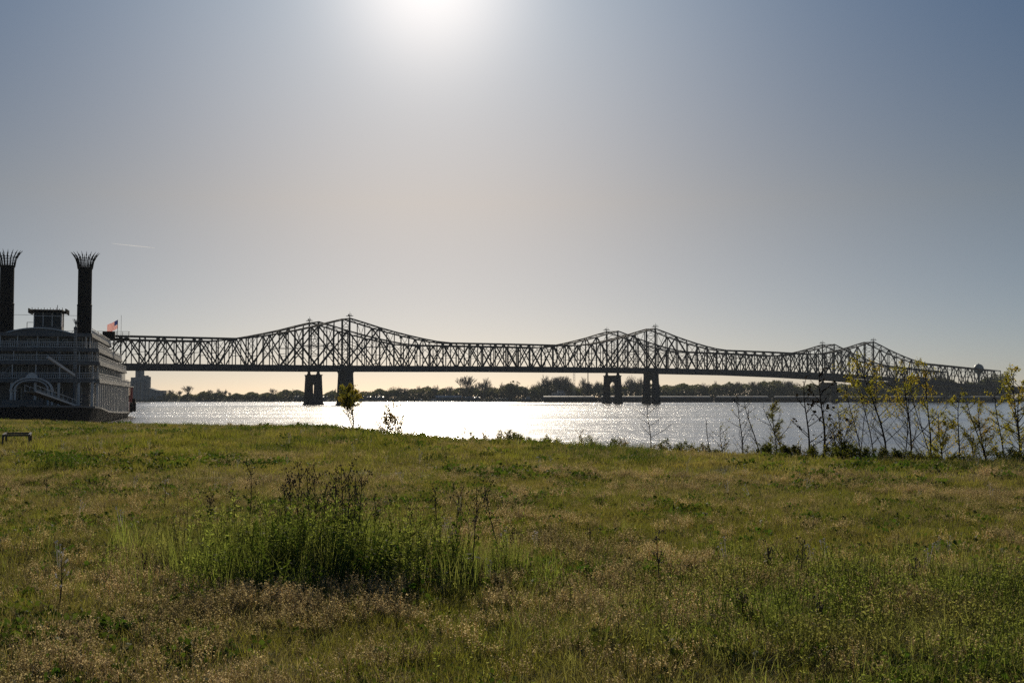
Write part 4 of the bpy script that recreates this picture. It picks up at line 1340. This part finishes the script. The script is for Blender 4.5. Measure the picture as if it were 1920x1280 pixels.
def blades(seed, n, h0, h1, r0, w, bend, seg=3):
    r = random.Random(seed); m = MB()
    for _ in range(n):
        a = r.uniform(0, 6.28); q = r0 * math.sqrt(r.random())
        p = Vector((q * math.cos(a), q * math.sin(a), -.015)); h = r.uniform(h0, h1)
        b = r.uniform(0, 6.28); bd = bend * r.uniform(.2, 1.2)
        side = Vector((-math.sin(b + r.uniform(-.8, .8)), math.cos(b), 0)).normalized()
        o = len(m.v)
        for i in range(seg + 1):
            u = i / seg
            c = p + Vector((math.cos(b) * bd * h * u * u, math.sin(b) * bd * h * u * u, h * (u - .25 * bd * u * u)))
            ww = w * (1 - u) ** .7 * r.uniform(.8, 1.1)
            if i < seg: m.v += [tuple(c - side * ww / 2), tuple(c + side * ww / 2)]
            else: m.v.append(tuple(c))
        for i in range(seg - 1): m.f.append((o + 2 * i, o + 2 * i + 1, o + 2 * i + 3, o + 2 * i + 2))
        m.f.append((o + 2 * seg - 2, o + 2 * seg - 1, o + 2 * seg))
    return m


def heads(seed, n, h0, h1, r0):
    """thin stems with loose seed heads"""
    r = random.Random(seed); m = MB()
    for _ in range(n):
        a = r.uniform(0, 6.28); q = r0 * math.sqrt(r.random()); h = r.uniform(h0, h1)
        p = Vector((q * math.cos(a), q * math.sin(a), -.01)); t = p + Vector((r.gauss(0, .25) * h, r.gauss(0, .25) * h, h))
        m.tube([p, t], [.0022, .0012], 3, False)
        for _ in range(11):
            c = p.lerp(t, r.uniform(.55, 1.05)) + Vector((r.gauss(0, .010), r.gauss(0, .010), 0))
            leaf(m, c, r.uniform(.006, .014), r, -.3, .28)
    return m


def rosette(seed, n, s, r0, h):
    r = random.Random(seed); m = MB()
    for _ in range(n):
        a = r.uniform(0, 6.28); q = r0 * math.sqrt(r.random())
        p = Vector((q * math.cos(a), q * math.sin(a), h * r.random()))
        leaf(m, p, s * r.uniform(.6, 1.3), r, .1, .42)
    return m


def leafy_stems(seed, n, h0, h1, r0, ls):
    r = random.Random(seed); m = MB()
    for _ in range(n):
        a = r.uniform(0, 6.28); q = r0 * math.sqrt(r.random()); h = r.uniform(h0, h1)
        p = Vector((q * math.cos(a), q * math.sin(a), -.02)); t = p + Vector((r.gauss(0, .14) * h, r.gauss(0, .14) * h, h))
        m.tube([p, t], [.004, .0018], 3, False)
        for k in range(int(34 * h / .6) + 6):
            leaf(m, p.lerp(t, r.uniform(.1, 1.0)), ls * r.uniform(.5, 1.3), r, -.35, .15)
    return m


def scatter(name, tmpl, m, pts, scl, tilt=.18, label=None):
    n = len(pts)
    if n == 0: return
    tme = tmpl.mesh(name + '_tuft', m)
    tob = bpy.data.objects.new(name + '_tuft', tme)
    me = bpy.data.meshes.new(name)
    me.vertices.add(n); me.vertices.foreach_set('co', pts.astype(np.float32).ravel())
    a = me.attributes.new('rot', 'FLOAT_VECTOR', 'POINT')
    rot = np.stack([rng.normal(0, tilt, n), rng.normal(0, tilt, n), rng.uniform(0, 6.283, n)], -1).astype(np.float32)
    a.data.foreach_set('vector', rot.ravel())
    a = me.attributes.new('scl', 'FLOAT', 'POINT'); a.data.foreach_set('value', scl.astype(np.float32))
    o = solo(name, me, None, kind='stuff')
    g = bpy.data.node_groups.new(name + '_nodes', 'GeometryNodeTree')
    g.interface.new_socket('Geometry', in_out='INPUT', socket_type='NodeSocketGeometry')
    g.interface.new_socket('Geometry', in_out='OUTPUT', socket_type='NodeSocketGeometry')
    gi = g.nodes.new('NodeGroupInput'); go = g.nodes.new('NodeGroupOutput')
    ip = g.nodes.new('GeometryNodeInstanceOnPoints')
    ob = g.nodes.new('GeometryNodeObjectInfo'); ob.inputs['Object'].default_value = tob
    na = g.nodes.new('GeometryNodeInputNamedAttribute'); na.data_type = 'FLOAT_VECTOR'; na.inputs['Name'].default_value = 'rot'
    nb_ = g.nodes.new('GeometryNodeInputNamedAttribute'); nb_.data_type = 'FLOAT'; nb_.inputs['Name'].default_value = 'scl'
    g.links.new(gi.outputs[0], ip.inputs['Points']); g.links.new(ob.outputs['Geometry'], ip.inputs['Instance'])
    g.links.new(na.outputs['Attribute'], ip.inputs['Rotation']); g.links.new(nb_.outputs['Attribute'], ip.inputs['Scale'])
    g.links.new(ip.outputs[0], go.inputs[0])
    md = o.modifiers.new('scatter', 'NODES'); md.node_group = g
    return o


def field(n, y0, y1, pw=1.0):
    """random spots over the wedge of meadow the camera can see, and some way to both sides of it"""
    y = y0 + (y1 - y0) * rng.random(n) ** pw
    x = (rng.random(n) - .5) * (1.02 * y + 5)
    return x, y


def dist_px(x, y): return 960 + 2250 * x / y


def zone(x, y, cx, cy, rx, ry): return np.exp(-(((x - cx) / rx) ** 2 + ((y - cy) / ry) ** 2))


def plant(name, tmpl, m, n, y0, y1, dens, s0, s1, pw=1.0, tilt=.18, grow=True, smin=-.4):
    x, y = field(n, y0, y1, pw)
    s = edge_dist(x, y)
    keep = (rng.random(n) < np.clip(dens(x, y), 0, 1)) & (s > smin)
    if name != 'grass': keep &= np.hypot(x - fx_, y - fy_ - 1) > 2.6      # trodden short round the pipe frame
    x, y = x[keep], y[keep]
    sc_ = rng.uniform(s0, s1, len(x)) * (np.clip(y / 26.0, 1, 1.35) if grow else 1)
    return scatter(name, tmpl, m, np.stack([x, y, gz(x, y)], -1), sc_, tilt)


CL = (-1.55, 11.6)                              # the tall weed clump in the middle


def clump(x, y): return np.clip(zone(x, y, -1.8, 11.8, .9, .9) * 1.3 + .5 * zone(x, y, -2.9, 12.2, .9, 1.0) + .3 * zone(x, y, -.5, 11.2, .7, .7), 0, 1)


def rightg(x, y): return np.clip(zone(x, y, 3.4, 9.2, 2.2, 2.6) * 1.25, 0, 1)


def dryp(x, y): return np.clip((fbm(x * .42 + 8, y * .26 + 50) - .56) * 6 + .9 * zone(x, y, -.6, 9.9, 1.6, .8) + .7 * zone(x, y, .6, 9.0, 1.2, .8) + .6 * zone(x, y, -1.0, 15.5, 3.0, .6), 0, 1)


def greenp(x, y): return np.clip((fbm(x * .30 + 70, y * .2 + 31) - .42) * 5 + .9 * zone(x, y, -9, 42, 7, 7), 0, 1)


one = lambda x, y: np.ones_like(x)
nz = lambda a, b_, c, k: (lambda x, y: np.clip((fbm(x * a + c, y * a + c * 2) - b_) * k, .04, 1))
# fine matted turf close by, coarser tufts farther off
plant('grass', blades(1, 40, .04, .13, .13, .0045, .9), MG['green'], 56000, 5.5, 24, lambda x, y: .35 + .6 * greenp(x, y), .7, 1.35, 1.25)
plant('grass', blades(2, 36, .05, .15, .13, .0045, 1.1), MG['olive'], 60000, 5.5, 24, lambda x, y: .75 - .35 * greenp(x, y), .7, 1.35, 1.25)
plant('grass', blades(3, 30, .04, .12, .2, .010, .8), MG['green'], 70000, 22, 92, lambda x, y: .3 + .6 * greenp(x, y), .7, 1.3)
plant('grass', blades(4, 30, .04, .12, .2, .010, .9), MG['olive'], 76000, 22, 92, lambda x, y: .8 - .3 * greenp(x, y), .7, 1.3)
plant('dry_grass', heads(5, 22, .07, .17, .12), MG['dry'], 30000, 5.5, 26, lambda x, y: .06 + .30 * dryp(x, y), .7, 1.3, 1.25)
plant('dry_grass', heads(6, 14, .06, .15, .2), MG['dry'], 20000, 24, 85, lambda x, y: .03 + .3 * dryp(x, y), .9, 1.5)
plant('clover', rosette(7, 46, .035, .14, .06), MG['dark'], 26000, 5.5, 24, lambda x, y: .06 + .5 * np.clip((fbm(x * .8 + 30, y * .6 + 3) - .54) * 6, 0, 1), .7, 1.5, 1.25)
plant('clover', rosette(8, 40, .06, .25, .10), MG['dark'], 9000, 22, 88, lambda x, y: .02 + .8 * np.clip((fbm(x * .25 + 30, y * .16 + 3) - .55) * 7 + .45 * zone(x, y, -9, 40, 7, 8), 0, 1), .7, 1.4)
# tall stuff
plant('tall_grass', blades(9, 34, .18, .46, .16, .006, .55, 4), MG['bright'], 16000, 7, 16.5, lambda x, y: .9 * clump(x, y) * (.3 + .8 * fbm(x * 1.3, y * 1.3)), .6, 1.3, 1.0, .15, False)
plant('weeds', leafy_stems(10, 7, .3, .72, .16, .038), MG['bright'], 7000, 7, 16.5, lambda x, y: .75 * clump(x, y) ** 1.5, .55, 1.15, 1.0, .12, False)
plant('weeds', leafy_stems(14, 6, .22, .5, .16, .05), MG['dark'], 5000, 8, 14.5, lambda x, y: .26 * zone(x, y, -1.5, 11.0, 1.0, .7), .8, 1.3, 1.0, .12, False)
plant('tall_grass', blades(11, 40, .06, .19, .16, .0045, 1.0, 4), MG['bright'], 14000, 5.5, 15, lambda x, y: .95 * rightg(x, y), .8, 1.4, 1.0, .2, False)
plant('weeds', leafy_stems(12, 7, .12, .28, .16, .021), MG['bright'], 7000, 5.5, 15, lambda x, y: .6 * rightg(x, y) ** 1.3, .8, 1.3, 1.0, .2, False)
plant('tall_grass', blades(13, 22, .06, .16, .14, .0045, .9, 4), MG['green'], 9000, 5.5, 30, nz(.5, .58, 20, 4), .7, 1.4, 1.1, .2, False)
plant('tall_grass', blades(15, 28, .10, .28, .25, .010, .6, 4), MG['olive'], 12000, 24, 90, lambda x, y: np.clip((fbm(x * .2 + 3, y * .14 + 8) - .5) * 4 + .5 * (edge_dist(x, y) < 5), .03, .8), .7, 1.3, 1.0, .2, False)
# soft green hummocks in the hollow at left and tussocks near the crest of the bank
plant('tussocks', blades(21, 40, .14, .34, .28, .011, .9, 4), MG['green'], 9000, 26, 74, lambda x, y: np.clip(zone(x, y, -9.5, 43, 7.5, 9) * np.clip((fbm(x * .5, y * .22 + 77) - .44) * 9, 0, 1), 0, .9), .8, 1.3)
plant('tussocks', blades(22, 36, .14, .32, .26, .011, .9, 4), MG['dark'], 9000, 26, 74, lambda x, y: .6 * np.clip((edge_dist(x, y) < 11) * np.clip((fbm(x * .35 + 9, y * .2 + 27) - .52) * 9, 0, 1), 0, .9), .7, 1.2)
# small white flower heads
fl = MB()
for k in range(5):
    a = k * 1.3; p = Vector((.03 * math.cos(a), .03 * math.sin(a), .16 + .02 * k))
    fl.tube([(0, 0, 0), tuple(p)], [.0015, .001], 3, False)
    fl.lathe([(.002, p.z - .004), (.011, p.z), (.002, p.z + .006)], (p.x, p.y), 6)
plant('wild_flowers', fl, MG['flower'], 900, 7, 62, nz(.25, .5, 44, 2.5), .8, 1.5, 1.0, .2, True)

# dark clumps one can tell apart in the meadow
for i, (px, by, w, h, lab) in enumerate(((112, 884, .62, .46, 'dark green leafy weed clump in the grass at left below the pipe frame'), (352, 827, .75, .34, 'dark low clump in the meadow close to the bank, right of the steamer'),
                        (470, 812, .5, .28, 'small dark tuft near the water at left centre'), (813, 868, .42, .24, 'dark grassy clump in the meadow below the sun glitter'),
                        (1007, 850, .42, .28, 'dark round grass clump in the meadow under the right arched pier'), (903, 860, .36, .22, 'small dark grass clump right of the one below the sun glitter'))):
    d = 1.7 * 2250 / (by - 744.5)
    x = wx(px, d); z = float(gz(np.array([x]), np.array([d]))[0])
    t = thing('weed_clump', lab, 'weed clump', (x, d, z), rnd.uniform(0, 6), None)
    part('blades', blades(60 + i, 150, h * .4, h, w, .012, .9, 4), MG['green'], t)
    part('leafy_stems', leafy_stems(70 + i, 46 if i else 80, h * .4, h * 1.1, w, .055), MG['dark'], t)

# single dead weed stalks that stand above the grass
def weed_stalk(px, by, ty, label, group, rich=1.0, top='seed', lean=0.0):
    r = random.Random(int(px * 13 + by))
    d = 1.7 * 2250 / (by - 744.5)
    x = wx(px, d); z = float(gz(np.array([x]), np.array([d]))[0])
    h = wz(ty, d) - z
    t = thing('weed_stalk', label, 'weed', (x, d, z), 0, group)
    st_ = MB(); hd = MB()
    P = [Vector((lean * h * u + .02 * h * math.sin(4 * u + px), .02 * math.sin(3 * u), h * u - .03)) for u in np.linspace(0, 1, 6)]
    st_.tube(P, [.0075, .007, .006, .005, .004, .003], 5)
    for i in range(int(9 * rich) + 3):
        u = r.uniform(.42, 1.0); k = min(4, int(u * 5)); p = P[k].lerp(P[k + 1], u * 5 - k)
        a = r.uniform(0, 6.28); L = h * r.uniform(.08, .22)
        q = p + Vector((math.cos(a) * .55, math.sin(a) * .55, .85)).normalized() * L
        st_.tube([p, q], [.003, .002], 3, False)
        for _ in range(3):
            c = q + Vector((r.gauss(0, .016), r.gauss(0, .016), r.gauss(0, .014)))
            hd.lathe([(.002, c.z - .008), (.0065, c.z - .002), (.006, c.z + .004), (.002, c.z + .010)], (c.x, c.y), 5)
    part('stem', st_, M['stalk'], t)
    part('seed_heads', hd, MG['flower'] if top == 'white' else M['stalk'], t)
    if rich > .6:
        lf = MB()
        for _ in range(int(14 * rich)):
            u = r.uniform(.1, .7); k = min(4, int(u * 5)); leaf(lf, P[k].lerp(P[k + 1], u * 5 - k), r.uniform(.05, .10), r, 0, .22)
        part('leaves', lf, MG['dark'], t)


WG = 'dry weed stalks in the central clump'
WL = 'dry brown weed stalk with branching seed heads in the central weed clump'
weed_stalk(470, 1010, 877, 'tall branched weed stalk at the left side of the central weed clump', None, 1.3)
for px, by, ty in ((395, 1010, 925), (440, 1015, 920), (533, 1040, 905), (548, 1050, 890), (562, 1050, 888), (578, 1045, 886), (590, 1055, 893), (612, 1060, 905), (627, 1060, 888), (640, 1060, 882),
                   (652, 1062, 884), (664, 1060, 885), (676, 1060, 890), (703, 1020, 922)):
    weed_stalk(px, by, ty, WL, WG, 1.6)
weed_stalk(770, 1070, 960, 'single dark weed stalk at the right end of the central clump', None, .8)
weed_stalk(818, 1010, 915, 'left one of three tall stalks right of the central clump', None, 1.1)
weed_stalk(890, 1100, 915, 'tallest straight stalk right of the central clump, with clustered seed heads', None, 1.3)
weed_stalk(858, 1060, 925, 'stalk between the tallest one and the left one, with grassy foot', None, 1.0)
weed_stalk(945, 1060, 912, 'stalk leaning left at the right of the tallest straight one', None, 1.0, lean=-.25)
weed_stalk(960, 1045, 985, 'short thin stalk right of the leaning stalk', None, .5)
weed_stalk(1232, 1095, 1000, 'lone thick reddish stalk in the meadow right of centre', None, 1.2)
weed_stalk(1105, 1025, 978, 'thin faint stalk in the meadow left of the lone thick stalk', None, .4)
weed_stalk(118, 1150, 1040, 'small weed with white flower tips at lower left', None, .3, 'white')
weed_stalk(273, 1090, 1035, 'reddish brown dock stalk in the grass left of the central clump', None, .5)
weed_stalk(1388, 1170, 1095, 'dark leafy weed stalk at the left side of the bright grass', None, 1.1)
weed_stalk(1437, 1080, 1020, 'dark weed stalk standing behind the bright grass', None, .9)
weed_stalk(1500, 1090, 1010, 'slim weed stalk with pale top behind the bright grass', None, .6)
weed_stalk(1532, 1180, 1115, 'dark weed stalk in the middle of the bright grass', None, .9)
weed_stalk(1712, 1110, 1045, 'thin weed stalk right of the slim pale topped one', None, .5)
weed_stalk(90, 935, 893, 'grey weed with fluffy heads left of the meadow shrub shade', None, .7)
weed_stalk(312, 960, 898, 'pale fluffy weed in the mown grass behind the clump', None, .3, 'white')
